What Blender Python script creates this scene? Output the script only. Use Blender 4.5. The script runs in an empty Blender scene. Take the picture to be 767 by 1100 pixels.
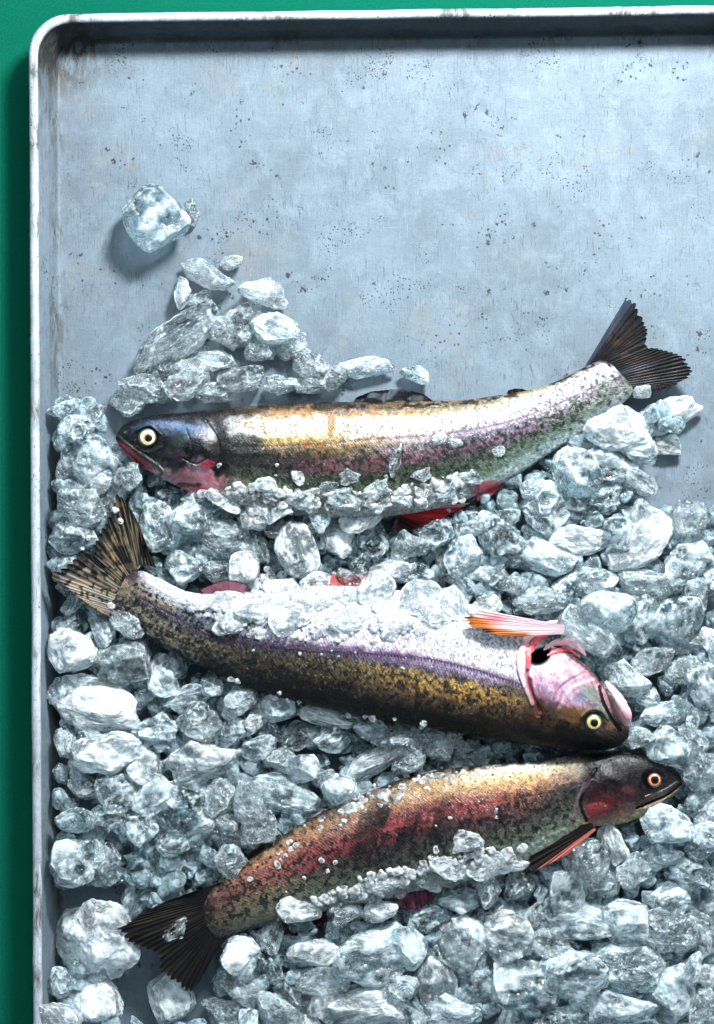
import bpy, math, random
import numpy as np
from math import radians as R

# ------------------------------------------------------------------ units
S = 0.00043            # one layout unit ("px") in metres: the tray is about 33 cm wide
H = 2600.0             # camera height above the tray floor, in layout units
rng = np.random.default_rng(11)
random.seed(11)

def W(px, py, z=0.0):
    """layout point at height z (all in layout units) -> metres, for a lens looking straight down"""
    k = 1.0 - z / H
    return ((px - 383.5) * k * S, (550.0 - py) * k * S, z * S)

def Warr(px, py, z):
    k = 1.0 - z / H
    return np.stack([(px - 383.5) * k * S, (550.0 - py) * k * S, z * S], -1)

sc = bpy.context.scene
col = sc.collection

def link(o, parent=None):
    col.objects.link(o)
    if parent is not None:
        o.parent = parent
    return o

def mesh_np(name, verts, faces, mat=None, parent=None, smooth=True, colors=None, vecs=None):
    me = bpy.data.meshes.new(name)
    verts = np.asarray(verts, dtype=np.float32)
    faces = np.asarray(faces, dtype=np.int32)
    n = faces.shape[1]
    me.vertices.add(len(verts)); me.vertices.foreach_set('co', verts.ravel())
    me.loops.add(faces.size); me.loops.foreach_set('vertex_index', faces.ravel())
    me.polygons.add(len(faces))
    me.polygons.foreach_set('loop_start', np.arange(0, faces.size, n, dtype=np.int32))
    me.update(calc_edges=True)
    me.validate()
    if smooth:
        me.polygons.foreach_set('use_smooth', np.ones(len(me.polygons), dtype=bool))
    if colors is not None:
        a = me.attributes.new('Col', 'FLOAT_COLOR', 'POINT')
        c = np.ones((len(verts), 4), dtype=np.float32); c[:, :3] = colors
        a.data.foreach_set('color', c.ravel())
    if vecs is not None:
        a = me.attributes.new('suv', 'FLOAT_VECTOR', 'POINT')
        a.data.foreach_set('vector', np.asarray(vecs, dtype=np.float32).ravel())
    me.update()
    if mat: me.materials.append(mat)
    o = bpy.data.objects.new(name, me)
    return link(o, parent)

def grid_faces(nu, nv, wrap_v=False):
    i = np.arange(nu - 1)[:, None]
    j = np.arange(nv if wrap_v else nv - 1)[None, :]
    j2 = (j + 1) % nv
    a = i * nv + j; b = (i + 1) * nv + j; c = (i + 1) * nv + j2; d = i * nv + j2
    return np.stack([a, b, c, d], -1).reshape(-1, 4)

def tag(o, label=None, cat=None, group=None, kind=None):
    if label: o['label'] = label
    if cat: o['category'] = cat
    if group: o['group'] = group
    if kind: o['kind'] = kind
    return o

# ------------------------------------------------------------------ noise helpers (numpy)
def noise2(x, y, seed=0):
    g = np.random.default_rng(seed).random((256, 256))
    xi = np.floor(x).astype(int); yi = np.floor(y).astype(int)
    fx = x - xi; fy = y - yi
    fx = fx * fx * (3 - 2 * fx); fy = fy * fy * (3 - 2 * fy)
    a = g[xi % 256, yi % 256]; b = g[(xi + 1) % 256, yi % 256]
    c = g[xi % 256, (yi + 1) % 256]; d = g[(xi + 1) % 256, (yi + 1) % 256]
    return (a * (1 - fx) + b * fx) * (1 - fy) + (c * (1 - fx) + d * fx) * fy

def fbm2(x, y, seed=0, octs=4):
    r = 0; a = 1; t = 0
    for k in range(octs):
        r = r + a * noise2(x * 2 ** k, y * 2 ** k, seed + k); t += a; a *= .55
    return r / t

def noise3(p, seed=0):
    g = np.random.default_rng(seed).random((32, 32, 32))
    i = np.floor(p).astype(int); f = p - i; f = f * f * (3 - 2 * f)
    r = 0
    for dx in (0, 1):
        for dy in (0, 1):
            for dz in (0, 1):
                w = (f[:, 0] if dx else 1 - f[:, 0]) * (f[:, 1] if dy else 1 - f[:, 1]) * (f[:, 2] if dz else 1 - f[:, 2])
                r = r + w * g[(i[:, 0] + dx) % 32, (i[:, 1] + dy) % 32, (i[:, 2] + dz) % 32]
    return r

def sstep(a, b, x):
    t = np.clip((x - a) / (b - a), 0, 1)
    return t * t * (3 - 2 * t)

def lin(c):
    c = np.asarray(c, dtype=float)
    return np.where(c <= .04045, c / 12.92, ((c + .055) / 1.055) ** 2.4)

# ------------------------------------------------------------------ material helpers
class NT:
    def __init__(s, name):
        s.m = bpy.data.materials.new(name); s.m.use_nodes = True
        s.t = s.m.node_tree; s.t.nodes.clear()
        s.out = s.t.nodes.new('ShaderNodeOutputMaterial')
    def n(s, typ, **kw):
        nd = s.t.nodes.new(typ)
        ins = kw.pop('ins', {})
        for k, v in kw.items(): setattr(nd, k, v)
        for k, v in ins.items(): s.set(nd, k, v)
        return nd
    def set(s, nd, k, v):
        sock = nd.inputs[k]
        if isinstance(v, bpy.types.NodeSocket): s.t.links.new(v, sock)
        elif isinstance(v, bpy.types.Node): s.t.links.new(v.outputs[0], sock)
        else: sock.default_value = v
    def math(s, op, a, b=0.0, c=0.0, clamp=False):
        nd = s.n('ShaderNodeMath', operation=op, use_clamp=clamp)
        s.set(nd, 0, a); s.set(nd, 1, b)
        if op in ('MULTIPLY_ADD', 'COMPARE'): s.set(nd, 2, c)
        return nd.outputs[0]
    def noise(s, vec, scale, detail=4, rough=.55, dist=0.0):
        return s.n('ShaderNodeTexNoise', ins={'Vector': vec, 'Scale': scale, 'Detail': detail, 'Roughness': rough, 'Distortion': dist}).outputs[0]
    def ramp(s, fac, stops):
        nd = s.n('ShaderNodeValToRGB'); s.set(nd, 0, fac)
        e = nd.color_ramp.elements
        while len(e) > 1: e.remove(e[-1])
        def c4(v): return (v, v, v, 1) if isinstance(v, (int, float)) else tuple(v) + (1,)
        e[0].position = stops[0][0]; e[0].color = c4(stops[0][1])
        for p, v in stops[1:]:
            k = e.new(p); k.color = c4(v)
        return nd.outputs[0]
    def mix(s, fac, a, b, mode='MIX'):
        nd = s.n('ShaderNodeMix', data_type='RGBA', blend_type=mode)
        s.set(nd, 0, fac)
        for i, v in ((6, a), (7, b)):
            if isinstance(v, tuple) and len(v) == 3: v = v + (1,)
            s.set(nd, i, v)
        return nd.outputs[2]
    def maprange(s, v, a, b, c=0., d=1.):
        nd = s.n('ShaderNodeMapRange', ins={0: v, 1: a, 2: b, 3: c, 4: d}); return nd.outputs[0]
    def objco(s): return s.n('ShaderNodeTexCoord').outputs['Object']
    def mapping(s, vec, scale=(1, 1, 1), rot=(0, 0, 0), loc=(0, 0, 0)):
        return s.n('ShaderNodeMapping', ins={'Vector': vec, 'Scale': scale, 'Rotation': rot, 'Location': loc}).outputs[0]
    def bump(s, h, strength=1., dist=.001, normal=None):
        nd = s.n('ShaderNodeBump', ins={'Height': h, 'Strength': strength, 'Distance': dist})
        if normal is not None: s.set(nd, 'Normal', normal)
        return nd.outputs[0]
    def done(s, sh):
        s.t.links.new(sh, s.out.inputs[0]); return s.m

# ---- tray metal -----------------------------------------------------
def mat_pan(name='aged_aluminium', wallness=0.0, base=(.084, .112, .136)):
    t = NT(name); co = t.objco()
    u = t.mapping(co, (1 / S, 1 / S, 1 / S))             # layout units
    big = t.noise(t.mapping(u, (.006, .006, .006)), 1, 5, .6)
    mid = t.noise(t.mapping(u, (.035, .035, .035)), 1, 6, .65, .5)
    fine = t.noise(t.mapping(u, (.4, .4, .4)), 1, 5, .7)
    brv = t.noise(t.mapping(u, (.55, .02, .1)), 1, 5, .7)    # fine scratches running up-down
    brh = t.noise(t.mapping(u, (.02, .6, .1)), 1, 5, .7)
    c = t.mix(t.maprange(big, .38, .62), tuple(x * .82 for x in base), tuple(x * 1.12 for x in base))
    c = t.mix(t.maprange(mid, .45, .7, 0, .5), c, (.13, .17, .2))
    c = t.mix(t.maprange(mid, .62, .36, 0, .0), c, (.7, .75, .8))
    # warm stains
    st = t.noise(t.mapping(u, (.012, .012, .012), loc=(3, 7, 1)), 1, 6, .7)
    c = t.mix(t.maprange(st, .55, .7, 0, .5), c, (.12, .115, .105))
    # scratches, light and dark
    c = t.mix(t.maprange(brv, .55, .72, 0, .55), c, (.05, .07, .09))
    c = t.mix(t.maprange(brh, .58, .75, 0, .3), c, (.22, .25, .28))
    c = t.mix(t.maprange(fine, .5, .75, 0, .5), c, (.06, .075, .09))
    for k, (ang, sx_, sy_, th, dark) in enumerate(((.1, .9, .05, .60, 1), (1.3, .8, .06, .64, 1), (2.4, .7, .05, .64, 1), (.5, 1.1, .03, .64, 0), (1.8, 1.0, .03, .66, 0), (1.45, 1.2, .04, .62, 1))):
        q = t.noise(t.mapping(u, (sx_, sy_, .1), rot=(0, 0, ang), loc=(k * 7., 3., 0)), 1, 2, .5)
        mk = t.maprange(t.noise(t.mapping(u, (.03, .03, .03), loc=(k * 4., 9, 1)), 1, 4, .7), .5, .6)
        c = t.mix(t.math('MULTIPLY', t.math('MULTIPLY', t.maprange(q, th, th + .05), mk),   .5 if dark else .35), c, (.012, .016, .02) if dark else (.22, .25, .28))
    # crack-like wandering scratches
    for k, (sc_, ang, wdt, fac) in enumerate(((.03, .3, .012, .5), (.055, 1.2, .016, .4), (.09, 2.0, .02, .35))):
        wv = t.mapping(u, (sc_, sc_ * .35, sc_), rot=(0, 0, ang))
        wv2 = t.n('ShaderNodeVectorMath', operation='ADD', ins={0: wv, 1: t.mix(1.0, (0, 0, 0), t.n('ShaderNodeTexNoise', ins={'Vector': u, 'Scale': .05, 'Detail': 3}).outputs[1])}).outputs[0]
        vo = t.n('ShaderNodeTexVoronoi', feature='DISTANCE_TO_EDGE', ins={'Vector': wv2, 'Scale': 1.0}).outputs[0]
        line = t.maprange(vo, 0, wdt, 1, 0)
        msk = t.maprange(t.noise(t.mapping(u, (.02, .02, .02), loc=(k * 9, 0, 0)), 1, 4, .7), .5, .62)
        c = t.mix(t.math('MULTIPLY', t.math('MULTIPLY', line, msk), fac + .25), c, (.03, .045, .06))
    # pits: clusters of dark specks
    for k, (s1, thr, cl) in enumerate(((.08, .28, .55), (.2, .34, .57), (.4, .42, .565))):
        wob = t.n('ShaderNodeVectorMath', operation='ADD', ins={0: t.mapping(u, (s1, s1, s1), loc=(k * 3.3, 1, 0)),
              1: t.mix(1.0, (0, 0, 0), t.n('ShaderNodeTexNoise', ins={'Vector': u, 'Scale': .3, 'Detail': 3}).outputs[1])}).outputs[0]
        vo = t.n('ShaderNodeTexVoronoi', ins={'Vector': wob, 'Scale': 1.0})
        sp = t.maprange(vo.outputs[0], thr, thr * .6)
        rndm = t.math('GREATER_THAN', t.n('ShaderNodeSeparateColor', ins={0: vo.outputs[1]}).outputs[0], .55)
        cm = t.maprange(t.noise(t.mapping(u, (.018, .018, .018), loc=(k * 5, 2, 4)), 1, 3, .6), cl + .03, cl + .05)
        c = t.mix(t.math('MULTIPLY', t.math('MULTIPLY', t.math('MULTIPLY', sp, rndm), cm), .95), c, (.012, .014, .016))
    # grime gathered in the angle of wall and floor, plus top wall shade (attribute painted on the mesh)
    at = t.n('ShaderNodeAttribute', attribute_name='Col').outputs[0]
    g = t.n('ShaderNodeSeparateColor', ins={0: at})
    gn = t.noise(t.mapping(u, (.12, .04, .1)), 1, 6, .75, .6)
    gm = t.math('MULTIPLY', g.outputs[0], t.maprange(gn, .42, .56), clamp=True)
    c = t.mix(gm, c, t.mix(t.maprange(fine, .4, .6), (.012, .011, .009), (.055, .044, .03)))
    shade_grime = t.math('MULTIPLY', g.outputs[1], t.maprange(mid, .3, .7, .55, 1.), clamp=True)
    c = t.mix(shade_grime, c, (.012, .015, .015))
    rough = t.maprange(fine, .3, .7, .34, .55)
    h = t.math('ADD', t.math('MULTIPLY', brv, .5), t.math('ADD', fine, t.math('MULTIPLY', mid, 2.)))
    b = t.n('ShaderNodeBsdfPrincipled', ins={'Base Color': c, 'Metallic': .12, 'Roughness': t.math('ADD', rough, .12), 'Specular IOR Level': .18,
            'Normal': t.bump(h, .35, .0003)})
    return t.done(b.outputs[0])

def mat_table():
    t = NT('green_painted_board'); co = t.objco(); u = t.mapping(co, (1 / S,) * 3)
    f = t.noise(t.mapping(u, (.5, .5, .5)), 1, 4, .7)
    m = t.noise(t.mapping(u, (.03, .03, .03)), 1, 4, .6)
    c = t.mix(t.maprange(f, .3, .7), (.0, .042, .026), (.001, .070, .043))
    c = t.mix(t.maprange(m, .4, .7, 0, .3), c, (.0, .048, .03))
    return t.done(t.n('ShaderNodeBsdfPrincipled', ins={'Base Color': c, 'Roughness': .9, 'Specular IOR Level': .04,
                      'Normal': t.bump(f, .3, .0003)}).outputs[0])

# ---- ice ------------------------------------------------------------
def mat_ice(name, tint=(.855, .955, .99), cloud_lo=.03, cloud_hi=.6, lum=(.80, .95, 1.), clear=.45):
    t = NT(name); co = t.objco()
    rnd = t.n('ShaderNodeObjectInfo').outputs['Random']
    off = t.n('ShaderNodeVectorMath', operation='SCALE', ins={0: (520., 310., 130.), 'Scale': rnd}).outputs[0]
    u = t.n('ShaderNodeVectorMath', operation='MULTIPLY_ADD', ins={0: co, 1: (1 / S,) * 3, 2: off}).outputs[0]
    nz = t.n('ShaderNodeTexNoise', ins={'Vector': u, 'Scale': .055, 'Detail': 2, 'Roughness': .6})
    n1 = nz.outputs[0]
    n2 = t.n('ShaderNodeTexNoise', ins={'Vector': u, 'Scale': .22, 'Detail': 2, 'Roughness': .6}).outputs[0]
    # fracture sheets inside the ice
    wu = t.n('ShaderNodeVectorMath', operation='MULTIPLY_ADD', ins={0: nz.outputs[1], 1: (22.,) * 3, 2: u}).outputs[0]
    vo = t.n('ShaderNodeTexVoronoi', feature='DISTANCE_TO_EDGE', ins={'Vector': wu, 'Scale': .05}).outputs[0]
    crack = t.math('MULTIPLY', t.maprange(vo, .0, .03, 1, 0), t.maprange(n2, .42, .6, .0, 1))
    a = t.maprange(t.math('MULTIPLY_ADD', n2, .3, n1), .54, .80, cloud_lo, cloud_hi)
    a = t.math('MULTIPLY_ADD', rnd, .14, t.math('SUBTRACT', a, .07))
    pt = t.n('ShaderNodeNewGeometry').outputs['Pointiness']
    a = t.math('MULTIPLY_ADD', t.maprange(pt, .512, .57), .38, a)
    cl = t.math('MULTIPLY_ADD', crack, .26, a, clamp=True)
    cl = t.math('MINIMUM', cl, .93)
    n3 = t.n('ShaderNodeTexNoise', ins={'Vector': u, 'Scale': .6, 'Detail': 0}).outputs[0]
    h = t.math('MULTIPLY_ADD', n3, .12, t.math('MULTIPLY_ADD', n1, 1.9, t.math('MULTIPLY', n2, .75)))
    bp = t.bump(h, 1., .0045)
    glass = t.n('ShaderNodeBsdfGlass', ins={'Color': tint + (1,), 'Roughness': .0, 'IOR': 1.33, 'Normal': bp}).outputs[0]
    soft = t.bump(h, .3, .0030)
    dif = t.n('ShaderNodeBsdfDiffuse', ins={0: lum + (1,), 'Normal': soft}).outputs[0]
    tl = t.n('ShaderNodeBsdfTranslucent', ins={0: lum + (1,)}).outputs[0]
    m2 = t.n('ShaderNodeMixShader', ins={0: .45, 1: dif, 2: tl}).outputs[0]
    gl = t.n('ShaderNodeBsdfGlossy', ins={0: (1, 1, 1, 1), 'Roughness': .05, 'Normal': bp}).outputs[0]
    fr = t.n('ShaderNodeFresnel', ins={'IOR': 1.6, 'Normal': bp}).outputs[0]
    m2 = t.n('ShaderNodeMixShader', ins={0: fr, 1: m2, 2: gl}).outputs[0]
    tr = t.n('ShaderNodeBsdfTransparent', ins={0: tint + (1,)}).outputs[0]
    trg = t.n('ShaderNodeMixShader', ins={0: fr, 1: tr, 2: gl}).outputs[0]
    glass = t.n('ShaderNodeMixShader', ins={0: clear, 1: glass, 2: trg}).outputs[0]
    return t.done(t.n('ShaderNodeMixShader', ins={0: cl, 1: glass, 2: m2}).outputs[0])

# ---- fish -----------------------------------------------------------
def mat_skin(name, scale_px=3.3, coat=.9, rough=.27, metal=.0):
    t = NT(name)
    colr = t.n('ShaderNodeAttribute', attribute_name='Col').outputs[0]
    sv = t.n('ShaderNodeAttribute', attribute_name='suv').outputs['Vector']
    sx = t.n('ShaderNodeSeparateXYZ', ins={0: sv})
    x = t.math('DIVIDE', sx.outputs[0], scale_px); y = t.math('DIVIDE', sx.outputs[1], scale_px * .8)
    wob = t.math('MULTIPLY', t.math('SUBTRACT', t.noise(t.mapping(sv, (.16, .16, 0)), 1, 4, .7), .5), 2.2)
    a = t.math('ADD', t.math('ADD', x, y), wob); b = t.math('ADD', t.math('SUBTRACT', x, y), wob)
    fa = t.math('ABSOLUTE', t.math('SUBTRACT', t.math('FRACT', a), .5)); fb = t.math('ABSOLUTE', t.math('SUBTRACT', t.math('FRACT', b), .5))
    edge = t.math('MAXIMUM', fa, fb)                       # 0 centre .. .5 edge
    fl = t.n('ShaderNodeCombineXYZ', ins={0: t.math('FLOOR', a), 1: t.math('FLOOR', b), 2: 0.})
    wn = t.n('ShaderNodeTexWhiteNoise', ins={0: fl.outputs[0]}).outputs[0]
    msk = sx.outputs[2]
    e = t.math('MULTIPLY', t.maprange(edge, .3, .48), msk)
    n = t.noise(t.mapping(sv, (.35, .35, 0)), 1, 5, .7)
    nb = t.noise(t.mapping(sv, (.06, .1, 0)), 1, 4, .6)
    c = t.mix(t.math('MULTIPLY', e, t.maprange(nb, .35, .65, .05, .3)), colr, (.012, .012, .02))
    br = t.math('MULTIPLY', t.math('MULTIPLY', t.maprange(wn, .35, 1., 0, 1), msk), .55)
    c = t.mix(t.math('MULTIPLY', br, t.maprange(edge, .36, .1)), c, t.mix(1., c, (2.0, 1.95, 2.0), 'MULTIPLY'))
    c = t.mix(t.maprange(n, .35, .65, 0, .55), c, t.mix(1., c, (.35, .35, .38), 'MULTIPLY'))
    h = t.math('ADD', t.math('MULTIPLY', e, -.45), t.math('ADD', t.math('MULTIPLY', n, 1.1), t.math('MULTIPLY', t.math('MULTIPLY', wn, msk), .55)))
    h = t.math('ADD', h, t.math('MULTIPLY', nb, 2.5))
    bp = t.bump(h, .75, .0005)
    dull = t.math('ADD', msk, 1., clamp=True)
    bsd = t.n('ShaderNodeBsdfPrincipled', ins={'Base Color': c, 'Roughness': t.maprange(n, .3, .7, rough * .8, rough * 1.3), 'Metallic': metal,
              'Specular IOR Level': t.math('MULTIPLY', dull, t.maprange(t.n('ShaderNodeRGBToBW', ins={0: colr}).outputs[0], .001, .03, .12, .38)), 'Coat Weight': t.math('MULTIPLY', t.maprange(t.n('ShaderNodeRGBToBW', ins={0: colr}).outputs[0], .001, .03, .25, 1.), t.math('MULTIPLY', dull, coat * .6)), 'Coat Roughness': .12, 'Normal': bp,
              'Coat Normal': t.bump(h, .35, .0005)})
    return t.done(bsd.outputs[0])

def mat_fin(name='fin_membrane'):
    t = NT(name)
    colr = t.n('ShaderNodeAttribute', attribute_name='Col').outputs[0]
    sv = t.n('ShaderNodeAttribute', attribute_name='suv').outputs['Vector']
    n = t.noise(t.mapping(sv, (1.2, .08, 0)), 1, 4, .7)
    c = t.mix(t.maprange(n, .35, .65, 0, .45), colr, t.mix(1., colr, (.4, .4, .42), 'MULTIPLY'))
    b = t.n('ShaderNodeBsdfPrincipled', ins={'Base Color': c, 'Roughness': .5, 'Specular IOR Level': .1, 'Coat Weight': .04, 'Coat Roughness': .2,
            'Normal': t.bump(n, .7, .0006)}).outputs[0]
    tl = t.n('ShaderNodeBsdfTranslucent', ins={0: c}).outputs[0]
    return t.done(t.n('ShaderNodeMixShader', ins={0: .15, 1: b, 2: tl}).outputs[0])

def mat_flesh(name, c1, c2, rough=.25):
    t = NT(name); u = t.mapping(t.objco(), (1 / S,) * 3)
    n = t.noise(t.mapping(u, (.12,) * 3), 1, 5, .7, .6)
    c = t.mix(t.maprange(n, .38, .62), c1, c2)
    return t.done(t.n('ShaderNodeBsdfPrincipled', ins={'Base Color': c, 'Roughness': rough, 'Coat Weight': .6, 'Coat Roughness': .1,
            'Subsurface Weight': .15, 'Subsurface Scale': .002, 'Normal': t.bump(n, .6, .0008)}).outputs[0])

def mat_iris(name, c_in, c_out):
    t = NT(name); u = t.mapping(t.objco(), (1 / S,) * 3)
    n = t.noise(t.mapping(u, (.5,) * 3), 1, 4, .7)
    rad = t.n('ShaderNodeAttribute', attribute_name='suv').outputs['Vector']
    r_ = t.n('ShaderNodeSeparateXYZ', ins={0: rad}).outputs[0]
    c = t.mix(t.maprange(n, .4, .6), c_in, c_out)
    c = t.mix(t.maprange(t.math('MULTIPLY_ADD', n, .12, r_), .80, .93), c, (.03, .03, .025))
    c = t.mix(t.maprange(r_, .55, .42), c, tuple(x * .55 for x in c_in))
    return t.done(t.n('ShaderNodeBsdfPrincipled', ins={'Base Color': c, 'Roughness': .3, 'Coat Weight': .6, 'Coat Roughness': .03}).outputs[0])

def mat_plain(name, c, rough=.3, coat=0.):
    t = NT(name); u = t.mapping(t.objco(), (1 / S,) * 3)
    n = t.noise(t.mapping(u, (.6,) * 3), 1, 3, .6)
    cc = t.mix(t.maprange(n, .3, .7), tuple(x * .8 for x in c), c)
    return t.done(t.n('ShaderNodeBsdfPrincipled', ins={'Base Color': cc, 'Roughness': rough, 'Specular IOR Level': .15, 'Coat Weight': coat}).outputs[0])

M = dict(pan=mat_pan(), table=mat_table(),
         rim=mat_pan('worn_rim_metal', base=(.3, .33, .36)),
         ice=mat_ice('ice_clear'),
         frost=mat_ice('ice_frosted', cloud_lo=.16, cloud_hi=.76, lum=(.90, .97, 1.)),
         glassy=mat_ice('ice_glassy', cloud_lo=.03, cloud_hi=.34, clear=.62, tint=(.96, .985, .995)),
         bed=mat_ice('ice_bed', cloud_lo=.10, cloud_hi=.42, lum=(.46, .62, .68), tint=(.82, .91, .94)),  # darker than the chunks: shade of the gaps put into its colour
         slush=mat_ice('ice_slush', cloud_lo=.08, cloud_hi=.4, lum=(.95, .98, 1.)),
         fin=mat_fin(),
         pupil=mat_plain('pupil_black', (.002, .002, .003), .35, 0.),
         iris_pale=mat_iris('iris_pale_gold', (.36, .31, .16), (.52, .47, .30)),
         iris_gold=mat_iris('iris_yellow_gold', (.28, .24, .07), (.40, .35, .15)),
         iris_red=mat_iris('iris_orange_red', (.50, .06, .02), (.55, .28, .12)),
         pink=mat_flesh('pink_flesh', (.75, .16, .2), (.85, .5, .5)),
         red=mat_flesh('gill_red', (.45, .02, .03), (.75, .12, .14)),
         paleflesh=mat_flesh('pale_pink_flesh', (.60, .42, .44), (.55, .22, .26)))

# ------------------------------------------------------------------ table + tray
def build_table():
    n = 40
    xs = np.linspace(-1.2, 1.2, n); X, Y = np.meshgrid(xs, xs, indexing='ij')
    v = np.stack([X, Y, np.full_like(X, -4 * S)], -1).reshape(-1, 3)
    o = mesh_np('table_top', v, grid_faces(n, n), M['table'])
    tag(o, kind='structure')
build_table()

PAN = dict(x0=32., x1=832., y0=14., y1=1250., r=44., hgt=46.)
def pan_loop(inset, z, r_out, n_arc=18, n_side=60):
    """rounded rectangle loop, inset from the outer rim, in layout units (world plane, z applied later)"""
    x0 = PAN['x0'] + inset; x1 = PAN['x1'] - inset; y0 = PAN['y0'] + inset; y1 = PAN['y1'] - inset
    r = max(r_out, 3)
    pts = []
    def arc(cx, cy, a0, a1):
        for k in range(n_arc): 
            a = R(a0 + (a1 - a0) * k / n_arc); pts.append((cx + r * math.cos(a), cy + r * math.sin(a)))
    def side(ax, ay, bx, by):
        for k in range(n_side):
            f = k / n_side; pts.append((ax + (bx - ax) * f, ay + (by - ay) * f))
    arc(x0 + r, y0 + r, 180, 270); side(x0 + r, y0, x1 - r, y0)
    arc(x1 - r, y0 + r, 270, 360); side(x1, y0 + r, x1, y1 - r)
    arc(x1 - r, y1 - r, 0, 90); side(x1 - r, y1, x0 + r, y1)
    arc(x0 + r, y1 - r, 90, 180); side(x0, y1 - r, x0, y0 + r)
    return np.array(pts)
ROT = R(.75)
def pan_xf(p):
    """turn the tray a little about its upper left corner (the photo shows it slightly off square)"""
    cx, cy = 35., 600.
    x = p[:, 0] - cx; y = p[:, 1] - cy
    return np.stack([cx + x * math.cos(ROT) + y * math.sin(ROT) * .35, cy - x * math.sin(ROT) + y * math.cos(ROT)], -1)

def build_pan():
    # profile from rim to floor: (inset, height, corner radius, grime, shade)
    def wall(ins0, hgt0, r0, ins1, hgt1, r1, n):
        return [(ins0 + (ins1 - ins0) * k / n, hgt0 + (hgt1 - hgt0) * k / n, r0 + (r1 - r0) * k / n) for k in range(n)]
    prof = wall(11, 44, 36, 30, 5, 27, 14)
    prof += [(30.6, 3.2, 26), (31.6, 1.7, 25), (33, .7, 24), (35, .2, 22.5), (38, .0, 21), (44, 0, 18), (50, 0, 15), (58, 0, 12), (70, 0, 9)]
    rings = []; cols = []
    for ins, z, r in prof:
        p = pan_xf(pan_loop(ins, z, r))
        wob = (fbm2(p[:, 0] * .02, p[:, 1] * .02 + ins * .05, 5) - .5)
        zz = np.full(len(p), float(z)) + wob * (1.2 if z < 1 else .6)
        zz = zz if z >= 1 else np.full(len(p), float(z))
        rings.append(Warr(p[:, 0], p[:, 1], zz))
        q = pan_loop(ins, z, r)
        g = 0.0
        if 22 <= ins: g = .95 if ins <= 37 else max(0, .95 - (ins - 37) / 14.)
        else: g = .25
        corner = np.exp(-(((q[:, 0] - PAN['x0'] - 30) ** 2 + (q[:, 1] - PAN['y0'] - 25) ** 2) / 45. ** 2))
        topw_shade = sstep(PAN['y0'] + 60, PAN['y0'] + 30, q[:, 1]) * (1 if ins < 40 else 0)
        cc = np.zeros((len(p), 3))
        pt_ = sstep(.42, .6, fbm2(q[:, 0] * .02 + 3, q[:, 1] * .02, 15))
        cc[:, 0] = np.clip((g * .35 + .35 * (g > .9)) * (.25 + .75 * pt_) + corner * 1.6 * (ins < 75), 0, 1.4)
        cc[:, 1] = np.clip(topw_shade * (.8 if ins < 34 else .0) + corner * 1.3 * (ins < 36), 0, .97)  # shade painted down the top inner wall, plus grime in the corner
        cols.append(cc)
    # floor: the last loop drawn in towards the middle
    last = pan_xf(pan_loop(70, 0, 9)); cen = last.mean(0)
    for k in range(1, 41):
        p = cen + (last - cen) * (1 - k / 40.2)
        rings.append(Warr(p[:, 0], p[:, 1], np.zeros(len(p)))); cols.append(np.zeros((len(p), 3)))
    n = len(rings[0])
    v = np.concatenate(rings); c = np.concatenate(cols)
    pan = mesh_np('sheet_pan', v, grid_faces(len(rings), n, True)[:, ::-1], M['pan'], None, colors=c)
    tag(pan, 'worn scratched aluminium sheet pan on the green table, holding the ice and trout', 'baking tray')
    # rolled rim: a bead swept round the edge, plus the outer wall below it
    rr = []; 
    for k in range(15):
        a_ = R(-100 + 290 * k / 14.)       # from inner side over the top to the outer side
        ins = 7.0 - 6.2 * math.cos(math.pi - a_ * 1.0) if False else 6.5 + 5.0 * math.cos(a_)
        z = 43.5 + 4.4 * math.sin(a_)
        rr.append((ins, z))
    rr += [(1.5, 38), (4, 33), (12, 18), (26, -2.5)]
    rings = []
    for ins, z in rr:
        p = pan_xf(pan_loop(ins, z, max(44 - ins * .75, 10)))
        w = (fbm2(p[:, 0] * .015, p[:, 1] * .015, 9) - .5) * 1.6
        k = Warr(p[:, 0] + w, p[:, 1] + w, np.full(len(p), float(z)))
        rings.append(k)
    n = len(rings[0])
    v = np.concatenate(rings)
    cc = np.zeros((len(v), 3)); cc[:, 0] = .15 + .7 * sstep(.5, .68, fbm2(v[:, 0] / S * .03, v[:, 1] / S * .03, 19))
    fc = grid_faces(len(rings), n, True)
    rim = mesh_np('rim', v, fc, M['rim'], pan, colors=cc)
build_pan()

# ------------------------------------------------------------------ trout
HM = np.zeros((1250, 900))      # top height of the fish, to rest ice on them
FMASK = np.zeros((1250, 900), dtype=int)

def catmull(P, n):
    P = np.asarray(P, float); m = len(P)
    d = np.concatenate([[0], np.cumsum(np.linalg.norm(np.diff(P.reshape(m, -1), axis=0), axis=1) + 1e-9)])
    t = d / d[-1]; tt = np.linspace(0, 1, n)
    out = np.zeros((n, P.shape[1]))
    for c in range(P.shape[1]):
        y = P[:, c]; h = np.diff(t); dl = np.diff(y) / h
        s = np.zeros(m); s[1:-1] = (dl[:-1] * h[1:] + dl[1:] * h[:-1]) / (h[1:] + h[:-1]); s[0] = dl[0]; s[-1] = dl[-1]
        i = np.clip(np.searchsorted(t, tt) - 1, 0, m - 2); u = (tt - t[i]) / h[i]
        out[:, c] = (2*u**3 - 3*u**2 + 1)*y[i] + (u**3 - 2*u**2 + u)*h[i]*s[i] + (-2*u**3 + 3*u**2)*y[i+1] + (u**3 - u**2)*h[i]*s[i+1]
    return out

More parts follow.
